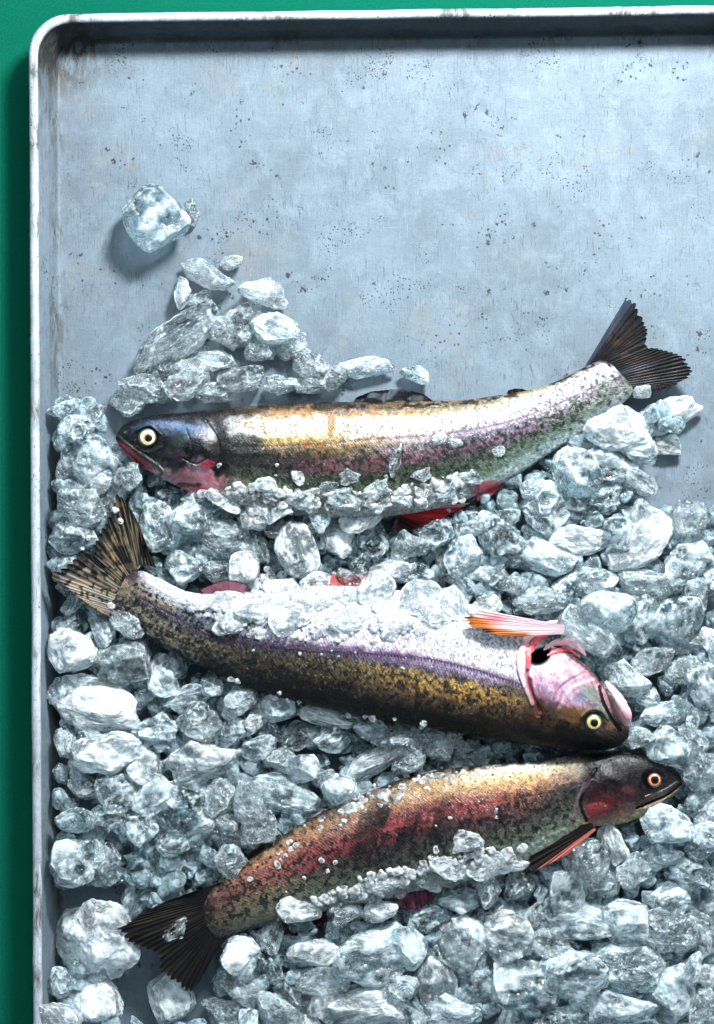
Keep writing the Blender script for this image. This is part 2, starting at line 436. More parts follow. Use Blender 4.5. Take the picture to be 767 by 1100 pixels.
class Canvas:
    """paints skin colour, relief and scale strength on the flat side of a fish, in layout units"""
    def __init__(s, x0, y0, x1, y1, res=2):
        s.x0, s.y0, s.res = x0, y0, res
        s.w = int((x1 - x0) * res) + 1; s.h = int((y1 - y0) * res) + 1
        s.Y, s.X = np.meshgrid(y0 + np.arange(s.h) / res, x0 + np.arange(s.w) / res, indexing='ij')
        s.C = np.zeros((s.h, s.w, 3)); s.D = np.zeros((s.h, s.w)); s.K = np.ones((s.h, s.w))
    def win(s, x0, y0, x1, y1):
        a = max(int((y0 - s.y0) * s.res), 0); b = min(int((y1 - s.y0) * s.res) + 2, s.h)
        c = max(int((x0 - s.x0) * s.res), 0); d = min(int((x1 - s.x0) * s.res) + 2, s.w)
        return slice(a, b), slice(c, d)
    def blend(s, sl, m, c):
        if c is not None: s.C[sl] = s.C[sl] * (1 - m[..., None]) + np.array(c) / 255. * m[..., None]
    def ell(s, cx, cy, rx, ry, c=None, a=1., rot=0, soft=.35, d=0., k=None, rag=0.):
        m_ = max(rx, ry) * (1.3 + rag) + 2; sl = s.win(cx - m_, cy - m_, cx + m_, cy + m_)
        X = s.X[sl] - cx; Y = s.Y[sl] - cy; r = R(rot); ca, sa = math.cos(r), math.sin(r)
        q = np.sqrt(((X * ca - Y * sa) / rx) ** 2 + ((X * sa + Y * ca) / ry) ** 2)
        if rag: q = q + (fbm2(s.X[sl] * .15, s.Y[sl] * .15, int(cx)) - .5) * 2 * rag
        m = sstep(1 + soft * .5, 1 - soft, q)
        s.blend(sl, m * a, c); s.D[sl] += d * m
        if k is not None: s.K[sl] = s.K[sl] * (1 - m * a) + k * m * a
    def line(s, pts, wdt, c=None, a=1., d=0., soft=.6, k=None, taper=False, rag=0.):
        P = catmull(pts, 60) if len(pts) > 2 else np.array(pts, float)
        mg = wdt * 2 + 2
        sl = s.win(P[:, 0].min() - mg, P[:, 1].min() - mg, P[:, 0].max() + mg, P[:, 1].max() + mg)
        X = s.X[sl]; Y = s.Y[sl]; best = np.full(X.shape, 1e9); tt = np.zeros(X.shape)
        L = len(P) - 1
        for i in range(L):
            ax, ay = P[i]; bx, by = P[i + 1]; dx, dy = bx - ax, by - ay; q = dx * dx + dy * dy + 1e-9
            t = np.clip(((X - ax) * dx + (Y - ay) * dy) / q, 0, 1)
            dd = np.hypot(X - ax - t * dx, Y - ay - t * dy)
            m = dd < best; best = np.where(m, dd, best); tt = np.where(m, (i + t) / L, tt)
        w = wdt * (np.sin(np.pi * np.clip(tt, .02, .98)) ** .6 if taper else 1.)
        if rag: w = w * (1 + rag * 2 * (fbm2(X * .2, Y * .2, 3) - .5))
        m = sstep(w * (1 + soft * .5) + .3, w * (1 - soft), best)
        s.blend(sl, m * a, c); s.D[sl] += d * m
        if k is not None: s.K[sl] = s.K[sl] * (1 - m * a) + k * m * a
    def sample(s, A, x, y):
        fx = np.clip((x - s.x0) * s.res, 0, s.w - 1.001); fy = np.clip((y - s.y0) * s.res, 0, s.h - 1.001)
        i = fx.astype(int); j = fy.astype(int); u = fx - i; v = fy - j
        if A.ndim == 3: u = u[..., None]; v = v[..., None]
        return (A[j, i] * (1 - u) + A[j, i + 1] * u) * (1 - v) + (A[j + 1, i] * (1 - u) + A[j + 1, i + 1] * u) * v

def table_paint(cv, ST, cols_s, rows, tab):
    """fill the canvas from a coarse colour table given along the body (s) and across it (v)"""
    # inverse map: dense body grid splatted on the canvas
    ns, nv = 900, 260
    P = catmull(ST, ns)
    v = np.linspace(-.03, 1.03, nv)
    X = P[:, 0:1] * (1 - v) + P[:, 2:3] * v; Y = P[:, 1:2] * (1 - v) + P[:, 3:4] * v
    tab = np.array(tab, float) / 255.
    s = np.linspace(0, 1, ns)
    a = np.zeros((ns, len(rows), 3))
    for r in range(len(rows)):
        for c in range(3): a[:, r, c] = np.interp(s, cols_s, tab[r, :, c])
    V = np.broadcast_to(v, (ns, nv)).copy(); Sg = np.broadcast_to(s[:, None], (ns, nv))
    wob = (fbm2(X * .03, Y * .03, 21) - .5) * .12 + (fbm2(X * .15, Y * .15, 31) - .5) * .09
    Vq = np.clip(V + wob, 0, 1)
    col_ = np.zeros((ns, nv, 3))
    for c in range(3):
        idx = np.interp(Vq, rows, np.arange(len(rows)))
        i = np.clip(idx.astype(int), 0, len(rows) - 2); f = idx - i
        f = f * f * (3 - 2 * f)
        si = np.broadcast_to(np.arange(ns)[:, None], (ns, nv))
        col_[..., c] = a[si, i, c] * (1 - f) + a[si, i + 1, c] * f
    ii = np.clip(((Y - cv.y0) * cv.res).round().astype(int), 0, cv.h - 1); jj = np.clip(((X - cv.x0) * cv.res).round().astype(int), 0, cv.w - 1)
    cnt = np.zeros((cv.h, cv.w)); np.add.at(cnt, (ii, jj), 1)
    for c in range(3):
        acc = np.zeros((cv.h, cv.w)); np.add.at(acc, (ii, jj), col_[..., c])
        cv.C[..., c] = acc / np.maximum(cnt, 1)
    Vm = np.zeros((cv.h, cv.w)); np.add.at(Vm, (ii, jj), V); cv.V = Vm / np.maximum(cnt, 1)
    Sm = np.zeros((cv.h, cv.w)); np.add.at(Sm, (ii, jj), Sg); cv.Sf = Sm / np.maximum(cnt, 1)
    # fill holes
    hole = cnt == 0
    for _ in range(12):
        if not hole.any(): break
        acc = np.zeros_like(cv.C); w = np.zeros((cv.h, cv.w)); av = np.zeros((cv.h, cv.w)); as_ = np.zeros((cv.h, cv.w))
        for dy, dx in ((0, 1), (0, -1), (1, 0), (-1, 0)):
            ok = np.roll(~hole, (dy, dx), (0, 1))
            acc += np.roll(cv.C, (dy, dx), (0, 1)) * ok[..., None]; w += ok
            av += np.roll(cv.V, (dy, dx), (0, 1)) * ok; as_ += np.roll(cv.Sf, (dy, dx), (0, 1)) * ok
        g = hole & (w > 0)
        cv.C[g] = acc[g] / w[g][..., None]; cv.V[g] = av[g] / w[g]; cv.Sf[g] = as_[g] / w[g]
        hole = hole & ~g
    grain = (noise2(cv.X * .8, cv.Y * .8, 90) * .55 + noise2(cv.X * .42, cv.Y * .42, 91) * .45 - .5)
    cv.C = np.clip(cv.C * (1 + .75 * grain[..., None]), 0, 1)

def speckle(cv, ST, n, s_rng, v_rng, r_rng, c, a=.85, seed=0, ax=1.):
    g = np.random.default_rng(seed); P = catmull(ST, 900)
    for k in range(n):
        s = g.uniform(*s_rng); v = g.uniform(*v_rng); i = min(int(s * 899), 899)
        x = P[i, 0] * (1 - v) + P[i, 2] * v; y = P[i, 1] * (1 - v) + P[i, 3] * v
        r = g.uniform(*r_rng)
        cv.ell(x, y, r * g.uniform(.8, 1.5) * ax, r, c, a * g.uniform(.6, 1), rot=g.uniform(0, 180), soft=.3)

def build_body(cv, ST, zc, tk, mat, parent, name='body', idx=1, n_len=760, sat=1.12):
    P = catmull(ST, n_len)
    s = np.linspace(0, 1, n_len)
    th = np.concatenate([np.linspace(0, math.pi, 150), np.linspace(math.pi, 2 * math.pi, 42)[1:-1]])
    cx = (P[:, 0] + P[:, 2]) / 2; cy = (P[:, 1] + P[:, 3]) / 2
    hx = (P[:, 2] - P[:, 0]) / 2; hy = (P[:, 3] - P[:, 1]) / 2
    hw = np.hypot(hx, hy)
    zz = np.interp(s, zc[0], zc[1]); T = np.interp(s, tk[0], tk[1]) * hw
    ker = np.hanning(61); ker /= ker.sum()
    T = np.convolve(np.pad(T, 30, 'edge'), ker, 'valid'); T = np.minimum(T, np.interp(s, tk[0], tk[1]) * hw * 1.1)
    zz = np.convolve(np.pad(zz, 30, 'edge'), ker, 'valid')
    c = -np.cos(th)[None, :]; sn = np.sin(th)[None, :]
    # slightly boxy section
    cs = np.sign(c) * np.abs(c) ** .92; sn2 = np.sign(sn) * np.abs(sn) ** .9
    X = cx[:, None] + hx[:, None] * cs; Y = cy[:, None] + hy[:, None] * cs
    up = (sn > 0)
    D = cv.sample(cv.D, X, Y)
    lump = (fbm2(X * .02, Y * .02, 77) - .5) * 5
    Z = zz[:, None] + T[:, None] * sn2 + np.where(up, (D + lump) * np.clip(sn * 2.2, 0, 1), 0)
    Cc = cv.sample(cv.C, X, Y); Cc = Cc * np.clip(Cc, .02, 1) ** .5 * .87; lm = Cc.mean(-1, keepdims=True); Cc = np.clip(lm + (Cc - lm) * sat, 0, 1); K = cv.sample(cv.K, X, Y)
    low = np.array([.62, .62, .6])
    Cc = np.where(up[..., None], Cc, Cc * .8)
    arc = np.concatenate([[0], np.cumsum(np.hypot(np.diff(cx), np.diff(cy)))])
    vecs = np.stack([np.broadcast_to(arc[:, None], X.shape), th[None, :] / math.pi * (hw[:, None] * .5 + 30) * 1.9, K], -1)
    V = Warr(X, Y, Z)
    nv = len(th)
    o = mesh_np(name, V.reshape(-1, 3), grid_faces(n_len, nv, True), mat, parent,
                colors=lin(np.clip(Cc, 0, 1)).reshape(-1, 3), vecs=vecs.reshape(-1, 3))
    # heights for the ice
    xi = np.clip(X[:, :150].round().astype(int), 0, 899); yi = np.clip(Y[:, :150].round().astype(int), 0, 1249)
    np.maximum.at(HM, (yi, xi), Z[:, :150]); FMASK[yi, xi] = idx
    return o

def build_fin(name, root, edge, z0, z1, paint, parent, nr=60, nt=160, rays=22, rag=.04, ripple=.8, mat=None, curl=0., seed=1, thick=1.0, droop=None):
    """root: polyline at the body, edge: free edge polyline (same direction); rays run from root to edge"""
    A = catmull(root, nt) if len(root) > 2 else np.linspace(root[0], root[1], nt)
    B = catmull(edge, nt) if len(edge) > 2 else np.linspace(edge[0], edge[1], nt)
    g = np.random.default_rng(seed)
    t = np.linspace(0, 1, nt); ph = t * rays + 1.6 * noise2(t * 11, t * 0 + 2, seed)
    jag = 1 - rag * (np.abs((ph % 1) - .5) * 2) ** 2 * 1.0 - rag * 1.4 * noise2(t * rays * .9, t * 0, seed)
    r = np.linspace(0, 1, nr)[:, None]
    rr = r * jag[None, :] 
    X = A[None, :, 0] * (1 - rr) + B[None, :, 0] * rr; Y = A[None, :, 1] * (1 - rr) + B[None, :, 1] * rr
    Z = z0 + (z1 - z0) * r + ripple * np.cos(ph * 2 * math.pi)[None, :] * (.25 + .75 * r) * np.minimum(1, 12 * (1.02 - 1 * np.abs(2 * t - 1)))[None, :] * .5 \
        + curl * np.sin(t * math.pi)[None, :] * r + 2.5 * (noise2(X * .04, Y * .04, seed) - .5)
    if droop is not None: Z = Z + droop(X, Y)
    Cc = paint(X, Y, np.broadcast_to(r, X.shape), np.broadcast_to(t, X.shape), ph)
    vecs = np.stack([np.broadcast_to(ph * 3, X.shape), np.broadcast_to(r * 60, X.shape), np.zeros(X.shape)], -1)
    Vt = Warr(X, Y, Z).reshape(-1, 3); Vb = Warr(X, Y, Z - thick).reshape(-1, 3)
    f = grid_faces(nr, nt); nvt = len(Vt)
    # side walls
    bd = [(i * nt, (i + 1) * nt) for i in range(nr - 1)] + [((nr - 1) * nt + j, (nr - 1) * nt + j + 1) for j in range(nt - 1)] + \
         [((i + 1) * nt + nt - 1, i * nt + nt - 1) for i in range(nr - 1)]
    sw = np.array([(a, b, b + nvt, a + nvt) for a, b in bd])
    F = np.concatenate([f, f[:, ::-1] + nvt, sw])
    C2 = lin(np.clip(Cc, 0, 1)).reshape(-1, 3); v2 = vecs.reshape(-1, 3)
    return mesh_np(name, np.concatenate([Vt, Vb]), F, mat or M['fin'], parent, colors=np.concatenate([C2, C2]), vecs=np.concatenate([v2, v2]))

def sweep(name, pts, zs, rad, mat, parent, n=50, m=20, flat=1.0, seed=0, rough=.12):
    """a fleshy fold: a tube of changing radius along layout points"""
    Q = catmull([(p[0], p[1], z, r) for p, z, r in zip(pts, zs, rad)], n)
    d = np.gradient(Q[:, :2], axis=0); d /= np.linalg.norm(d, axis=1)[:, None] + 1e-9
    nx, ny = -d[:, 1], d[:, 0]
    a = np.linspace(0, 2 * math.pi, m, endpoint=False)
    rr = Q[:, 3:4] * (1 + rough * (noise2(np.arange(n)[:, None] * .3 + a * 0, a[None, :] * 1.2 + 3, seed) - .5) * 2)
    X = Q[:, 0:1] + nx[:, None] * np.cos(a) * rr; Y = Q[:, 1:2] + ny[:, None] * np.cos(a) * rr
    Z = Q[:, 2:3] + np.sin(a) * rr * flat
    V = Warr(X, Y, Z).reshape(-1, 3)
    return mesh_np(name, V, grid_faces(n, m, True), mat, parent)

def eye(x, y, z, r, iris, parent, rim=None, pr=.42, look=(0, 0)):
    def dome(name, cx, cy, cz, rad, hgt, mat, par, n=24, m=40):
        rr = np.linspace(0, 1, n)[:, None]; a = np.linspace(0, 2 * math.pi, m, endpoint=False)[None, :]
        X = cx + rad * rr * np.cos(a); Y = cy + rad * rr * np.sin(a); Z = cz + hgt * np.sqrt(np.maximum(0, 1 - rr ** 2 * .98)) + a * 0
        return mesh_np(name, Warr(X, Y, Z).reshape(-1, 3), grid_faces(n, m, True), mat, par, vecs=np.stack([rr + 0 * a, 0 * X, 0 * X], -1).reshape(-1, 3))
    e = dome('eye', x, y, z - 1.5, r, 4.2, iris, parent)
    dome('pupil', x + look[0], y + look[1], z + 2.0, r * pr, 1.3, M['pupil'], e)
    return e

def new_fish(name_xy, z, label):
    o = bpy.data.objects.new('trout', None); link(o)
    o.location = (0, 0, 0); o.empty_display_size = .02
    tag(o, label, 'fish', 'rainbow trout laid on ice')
    return o

def recentre(root, x, y, z):
    loc = W(x, y, z); root.location = loc
    for c in root.children:
        c.location = (-loc[0], -loc[1], -loc[2])

def frac_s(ST, x):
    P = catmull(ST, 900); cx = (P[:, 0] + P[:, 2]) / 2
    return float(np.argmin(np.abs(cx - x))) / 899

# ============ top trout ==================================================
def trout_top():
    ST = [(124,470,125,474),(130,459,135,488),(142,451,153,502),(165,446,176,515),(200,443,207,530),(250,438,252,543),(300,434,304,551),
          (350,432,356,555),(400,432,409,555),(450,431,461,548),(500,429,513,532),(540,424,560,507),(580,416,602,480),(610,404,637,457),(635,391,665,437),(646,387,675,428),(657,391,680,420),(665,400,678,412)]
    cv = Canvas(105, 370, 700, 575)
    F = lambda x: frac_s(ST, x)
    cs = [0, F(160), F(200), F(224), F(262), F(300), F(350), F(420), F(500), F(570), F(625), 1]
    rows = [0, .04, .09, .15, .28, .36, .43, .50, .57, .66, .78, .88, 1]
    K=(18,20,26)
    tab = [
     [K,(16,18,24),(18,20,26),(20,20,22),(40,34,20),(70,55,22),(60,48,20),(110,95,55),(140,120,75),(150,135,95),(120,110,90),(60,60,60)],
     [K,(16,20,28),(18,22,30),(24,24,26),(70,55,24),(150,112,32),(120,92,30),(120,98,48),(116,100,62),(150,138,104),(160,156,142),(110,110,110)],
     [K,(30,46,70),(28,44,70),(40,40,44),(60,52,34),(150,115,38),(140,105,34),(156,130,68),(160,150,116),(186,182,166),(190,190,186),(170,170,170)],
     [(22,28,38),(66,86,108),(96,120,145),(66,84,104),(190,190,180),(205,205,200),(200,196,185),(200,196,190),(200,200,200),(205,205,208),(205,207,212),(185,187,190)],  # pale band along the back: silver skin with window reflection painted in
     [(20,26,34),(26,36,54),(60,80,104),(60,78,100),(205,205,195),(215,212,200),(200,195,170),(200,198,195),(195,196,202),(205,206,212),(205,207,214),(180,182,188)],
     [(22,24,30),(22,24,30),(20,28,40),(20,24,32),(140,122,70),(175,160,105),(160,140,70),(170,160,150),(165,160,172),(195,192,202),(200,202,210),(170,172,178)],
     [(30,26,32),(24,24,28),(18,20,26),(22,22,26),(60,56,34),(120,98,40),(120,96,44),(120,98,108),(118,104,128),(160,148,168),(190,188,198),(160,160,165)],
     [(60,34,44),(26,26,30),(34,36,40),(20,20,26),(34,36,32),(56,52,40),(104,68,76),(120,76,88),(112,84,104),(134,108,130),(160,140,158),(150,148,150)],
     [(150,50,68),(30,32,34),(40,38,48),(26,28,36),(40,46,38),(70,52,58),(110,66,80),(96,70,74),(84,76,80),(118,104,118),(128,128,132),(120,122,120)],
     [(150,60,75),(40,44,44),(44,44,52),(60,52,66),(70,76,62),(74,84,64),(66,78,58),(62,74,56),(74,88,74),(100,112,100),(104,116,104),(90,96,90)],
     [(60,54,54),(62,66,62),(100,90,98),(150,118,128),(130,128,110),(104,112,88),(100,108,86),(92,104,84),(100,118,104),(116,130,122),(118,130,122),(100,106,104)],
     [(130,120,120),(150,140,140),(190,160,165),(195,150,158),(170,165,150),(150,152,136),(140,145,128),(132,142,128),(150,165,158),(150,165,162),(140,155,155),(120,126,126)],
     [(160,155,155),(190,180,182),(210,190,195),(210,180,188),(200,200,192),(205,205,200),(205,205,200),(200,205,200),(195,205,205),(185,198,202),(160,172,176),(130,135,136)]]
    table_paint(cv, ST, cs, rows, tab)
    # dark grainy mottling on the flank, golden freckles along the back
    nm = fbm2(cv.X * .35, cv.Y * .35, 41); nb = fbm2(cv.X * .07, cv.Y * .09, 42)
    bodym = sstep(228, 245, cv.X) * sstep(668, 640, cv.X)
    k1 = sstep(.50, .60, nm) * sstep(.34, .46, cv.V) * sstep(.86, .66, cv.V) * bodym * .75
    cv.C *= (1 - k1[..., None] * np.array([.9, .55, .9]))
    gold = sstep(.52, .60, fbm2(cv.X * .2, cv.Y * .3, 43)) * bodym * sstep(420, 330, cv.X) * (np.exp(-((cv.V - .37) / .05) ** 2))
    for c, val in enumerate((165, 122, 30)): cv.C[..., c] = cv.C[..., c] * (1 - gold * .8) + val / 255 * gold * .8
    dk = sstep(.5, .62, fbm2(cv.X * .1, cv.Y * .25, 47)) * bodym * sstep(.09, .03, cv.V) * .8
    cv.C *= (1 - dk[..., None])
    # gold blotch crossing the back
    cv.ell(356, 450, 5, 22, (150,112,30), .8, rag=.5); cv.ell(352, 437, 18, 5, (60,48,22), .7, rag=.5)
    cv.ell(362, 442, 10, 4, (110,84,30), .7, rag=.5)
    speckle(cv, ST, 90, (F(250), F(420)), (.10, .38), (.6, 1.5), (120, 84, 22), .8, 1)
    speckle(cv, ST, 480, (F(370), F(640)), (.08, .42), (.5, 1.0), (30, 32, 40), .8, 2)
    speckle(cv, ST, 380, (F(240), F(640)), (.42, .75), (.5, 1.15), (14, 20, 20), .75, 3)
    speckle(cv, ST, 60, (F(560), .99), (.1, .9), (1.2, 2.2), (30, 28, 30), .7, 4)
    # lateral line
    cv.line([(250,480),(330,478),(400,472),(480,466),(540,455),(590,438),(640,415)], 1.1, (92,40,58), .4, d=-.25, rag=.6)
    # dark collar band behind the gill
    cv.line([(232,446),(240,468),(238,492),(230,510)], 7, (20,22,24), .8, rag=.5)
    cv.ell(262, 476, 22, 10, (24, 34, 38), .75, rag=.6)
    # head relief: skull, cheek, gill cover, jaw
    cv.K *= sstep(238, 250, cv.X) * .95 + .0
    cv.ell(208, 488, 24, 30, None, d=5.5, soft=.55, rot=8); cv.line([(222,452),(234,472),(234,498),(222,518)], 1.1, (14,14,18), .6, d=-.9, rag=.6)
    cv.line([(200,460),(206,480),(200,504),(186,516)], .9, (12,12,16), .5, d=-.5, rag=.6)
    cv.ell(214, 502, 15, 14, (170,140,150), .55, rag=.3); cv.ell(224, 498, 8, 5, (190,40,60), .55, rag=.3)
    cv.ell(210, 517, 34, 13, (214,160,170), .8, rag=.5); cv.ell(204, 521, 17, 3, (90,16,30), .8, rag=.6); cv.ell(214, 526, 14, 3, (210,60,100), .6, rag=.6)
    cv.ell(192, 474, 8, 8, (40,70,48), .7); cv.ell(190, 490, 10, 8, (96,74,92), .6, rag=.3); cv.ell(181, 484, 5, 5, (92,78,50), .5)
    cv.line([(205,470),(214,484),(206,500)], 1., (30,32,60), .7); cv.line([(196,492),(210,498),(224,492)], .8, (12,12,14), .8, d=-1.)
    cv.line([(160,452),(190,458),(228,462)], 4.5, (100,128,156), .5, soft=.9, taper=True)  # blue window reflection painted along the top of the head
    cv.line([(128,461),(150,449),(190,444),(234,441)], 2.5, (10,12,18), .8)
    cv.ell(137, 463, 4, 2.2, (90,100,110), .6, rot=30, d=-1.5); cv.ell(138, 463, 1.5, 1.2, (8,8,10), .9)
    # eye socket
    cv.ell(159, 470, 14, 13, (12,14,18), .8, d=-2.2, soft=.4); cv.line([(147,462),(160,457),(172,466)], 1.4, (60,84,110), .5, d=1.4)
    cv.line([(146,480),(160,486),(174,480)], 1.2, (50,60,64), .5, d=1.)
    # mouth: pink gape between upper and lower jaw
    cv.line([(125,473),(136,484),(150,496),(163,504)], 5.0, (196,80,96), 1., d=-2.5, taper=True)
    cv.line([(128,478),(140,490),(156,502)], 2.0, (120,24,42), .85, d=-2, taper=True)
    cv.line([(127,469),(140,480),(154,490),(168,500)], 1.6, (60,66,66), .9, d=3)
    cv.line([(127,480),(138,491),(150,501),(164,509)], 2., (176,130,136), .9, d=2.)
    cv.line([(168,498),(174,508),(168,514)], 1.5, (70,80,74), .8, d=1.5)
    cv.ell(125, 471, 3, 3, (20,20,26), .9)
    # vent, pink belly
    cv.ell(520, 524, 16, 7, (190,60,80), .7, rag=.4, rot=20)
    o = new_fish('', 0, 'top rainbow trout, head left, green flank, tail fin over bare pan')
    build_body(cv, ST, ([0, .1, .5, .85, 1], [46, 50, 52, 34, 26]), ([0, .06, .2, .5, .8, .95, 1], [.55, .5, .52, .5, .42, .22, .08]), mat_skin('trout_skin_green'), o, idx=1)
    eye(158.5, 470, 67, 9.8, M['iris_pale'], o, pr=.42, look=(1, .5))
    def tailp(X, Y, r, t, ph):
        b = np.array([14, 16, 20]) / 255.
        br = np.array([120, 74, 38]) / 255.; bl = np.array([26, 32, 42]) / 255.
        st = sstep(.6, .8, noise2(ph * 1.1, r * 9, 3)) * sstep(.15, .4, r) * sstep(.95, .6, r)
        c = b * .4 + (br - b) * (st * .32)[..., None]
        e = sstep(.1, .02, t) + np.exp(-((t - .52) / .03) ** 2) * sstep(.9, .3, r)
        c = c + (bl * 1.6 - c) * (np.clip(e, 0, 1) * .8)[..., None]
        return c
    # upper lobe edge then lower lobe
    build_fin('tail_fin', [(628,394),(646,390),(656,404),(662,420),(672,432)],
              [(675,316),(688,333),(696,354),(698,373),(704,373),(720,376),(735,383),(748,397),(733,410),(714,418),(688,422)], 27, 24, tailp, o, rays=34, seed=4, curl=4, nt=240)
    # frosty scale flap over the tail root
    def adip(X, Y, r, t, ph): return np.array([40, 30, 20]) / 255. + np.array([90, 60, 10]) / 255. * (noise2(X * .4, Y * .4, 2) > .6)[..., None] * .6 + 0 * r[..., None]
    build_fin('adipose_fin', [(543,426),(570,421)], [(546,419),(556,417),(569,420)], 33, 37, adip, o, rays=5, nr=14, nt=30, ripple=.3)
    def dors(X, Y, r, t, ph):
        c = np.array([36, 38, 40]) / 255. + 0 * r[..., None]
        st = sstep(.5, .7, noise2(ph * .9, r * 3 + 4, 8))
        return c + np.array([.3, .33, .36]) * (st * .8)[..., None]
    build_fin('dorsal_fin', [(378,433),(466,432)], [(384,426),(400,420),(420,418),(440,419),(455,423),(464,430)], 44, 50, dors, o, rays=12, nr=30, ripple=2.2, seed=6)
    def pelv(X, Y, r, t, ph):
        a = np.array([176, 40, 48]) / 255.; b = np.array([40, 14, 16]) / 255.; w = np.array([200, 150, 150]) / 255.
        m = sstep(.3, .75, t)
        c = a * (1 - m)[..., None] + b * m[..., None]
        return c + (w - c) * (sstep(.14, .04, t) + .4 * sstep(.85, 1, t))[..., None]
    build_fin('pelvic_fin', [(420,548),(428,556)], [(506,540),(480,556),(455,568),(420,569)], 46, 40, pelv, o, rays=9, ripple=1.5, seed=3, rag=.03)
    def anal(X, Y, r, t, ph): return np.array([176, 50, 66]) / 255. + np.array([.15, .3, .3]) * sstep(.45, .7, fbm2(X * .12, Y * .12, 1))[..., None]
    build_fin('anal_fin', [(512,528),(536,514)], [(512,540),(526,534),(542,520)], 40, 36, anal, o, rays=4, nr=24, nt=60, seed=5, ripple=.4)
    recentre(o, 400, 495, 12)
    return o

# ============ middle trout ==================================================
def trout_mid():
    ST = [(136,618,119,650),(147,613,126,661),(170,621,147,677),(200,635,174,695),(240,638,215,716),(290,633,265,738),(350,629,330,757),(410,632,395,771),(470,641,460,782),
          (520,653,510,790),(560,668,550,797),(588,691,583,802),(613,703,611,805),(635,720,634,806),(651,742,654,805),(666,765,667,800),(676,781,675,792)]
    cv = Canvas(95, 570, 700, 830)
    F = lambda x: frac_s(ST, x)
    cs = [0, F(155), F(190), F(240), F(300), F(360), F(430), F(500), F(555), F(585), F(620), F(650), 1]
    rows = [0, .12, .26, .38, .46, .52, .57, .63, .72, .82, .92, 1]
    W_=(208,210,216); B=(8,8,8)
    tab = [
     [(190,180,190),(215,220,232),(215,222,232),W_,W_,W_,W_,W_,(225,220,222),(215,200,204),(220,180,184),(205,120,130),(130,60,66)],
     [(150,110,120),(205,210,222),(205,212,222),(220,222,228),W_,W_,W_,W_,(222,220,226),(214,190,198),(214,170,178),(208,150,160),(110,40,48)],
     [(160,130,110),(150,150,150),(150,165,180),(205,205,215),(214,212,222),(218,216,226),(218,218,226),(222,222,228),(216,214,224),(206,184,200),(206,166,184),(200,170,180),(90,40,44)],
     [(140,120,100),(150,130,104),(84,100,112),(140,146,160),(214,210,220),(216,212,224),(218,214,226),(222,220,228),(220,218,228),(190,160,186),(196,158,184),(150,160,150),(70,36,36)],
     [(90,80,60),(90,90,70),(60,78,92),(90,96,116),(206,198,210),(212,204,216),(216,210,222),(222,220,228),(222,222,228),(176,140,170),(186,150,180),(110,116,104),(56,30,28)],
     [(120,110,80),(70,72,54),(54,74,92),(70,80,104),(110,86,116),(122,94,130),(150,124,158),(184,168,194),(200,190,208),(176,140,160),(176,140,164),(120,96,52),(50,30,24)],
     [(110,104,80),(80,76,50),(62,74,70),(60,66,74),(80,76,90),(100,90,116),(116,102,130),(136,118,144),(130,112,116),(110,80,70),(150,110,96),(140,98,36),(44,28,20)],
     [(90,84,60),(96,88,54),(84,82,56),(80,78,50),(96,86,52),(110,94,54),(176,144,60),(206,168,66),(176,146,58),(70,50,26),(120,82,30),(120,80,28),(36,22,16)],
     [(60,56,38),(100,86,44),(110,92,42),(90,76,38),(80,66,34),(96,80,36),(160,124,40),(190,146,42),(156,118,36),(44,30,14),(84,56,18),(70,44,16),(26,16,12)],
     [(40,38,28),(70,58,28),(90,72,30),(54,46,26),(44,36,20),(44,34,16),(90,66,18),(116,82,18),(84,58,14),(22,14,8),(34,22,8),(30,18,10),(16,10,8)],
     [(22,22,18),(30,26,16),(40,32,16),(26,22,14),(18,14,10),(16,12,8),(24,16,8),(30,20,8),(20,14,6),(10,8,5),(12,8,6),(12,8,6),(8,6,6)],
     [B,B,B,B,B,B,B,B,B,B,B,B,B]]
    table_paint(cv, ST, cs, rows, tab)
    nm = fbm2(cv.X * .32, cv.Y * .32, 51)
    bodym = sstep(570, 550, cv.X)
    k1 = sstep(.50, .60, nm) * sstep(.50, .62, cv.V) * bodym * .7
    cv.C *= (1 - k1[..., None] * .8)
    k2 = sstep(.50, .60, fbm2(cv.X * .3, cv.Y * .3, 52)) * sstep(290, 200, cv.X) * sstep(.2, .45, cv.V)
    for c, val in enumerate((196, 196, 186)): cv.C[..., c] = cv.C[..., c] * (1 - k2 * .45) + val / 255 * k2 * .45
    k3 = sstep(.54, .62, fbm2(cv.X * .28, cv.Y * .28, 53)) * sstep(310, 230, cv.X) * sstep(.16, .3, cv.V)
    cv.C *= (1 - k3[..., None] * .85)
    speckle(cv, ST, 320, (F(400), F(560)), (.06, .44), (.5, 1.1), (90, 92, 104), .8, 1)
    speckle(cv, ST, 220, (F(140), F(330)), (.3, .8), (.8, 1.8), (16, 20, 26), .8, 2)
    speckle(cv, ST, 240, (F(330), F(560)), (.62, .9), (.7, 1.6), (14, 10, 6), .8, 3)
    speckle(cv, ST, 130, (F(200), F(400)), (.62, .9), (.7, 1.5), (190, 150, 60), .6, 5)
    # toothed lateral line
    LL = [(150,642),(190,664),(226,684),(270,693),(330,700),(400,702),(460,708),(520,722),(566,738)]
    cv.line(LL, 4, (120,84,128), .45, soft=.9); cv.line(LL, .9, (56,26,58), .6, d=-.4, rag=.4)
    Q = catmull(LL, 240)
    for i in range(20, 236, 2): cv.ell(Q[i, 0], Q[i, 1] + 1.2, 1.0, 2.4, (52, 28, 58), .75)
    cv.ell(141, 617, 10, 10, (70,40,52), .75, rag=.5); cv.ell(180, 650, 14, 7, (190,150,110), .4, rag=.4); cv.ell(134, 632, 9, 12, (170,150,120), .6, rag=.4)
    # head
    cv.K *= sstep(572, 558, cv.X + (cv.Y - 740) * -.05) * .95
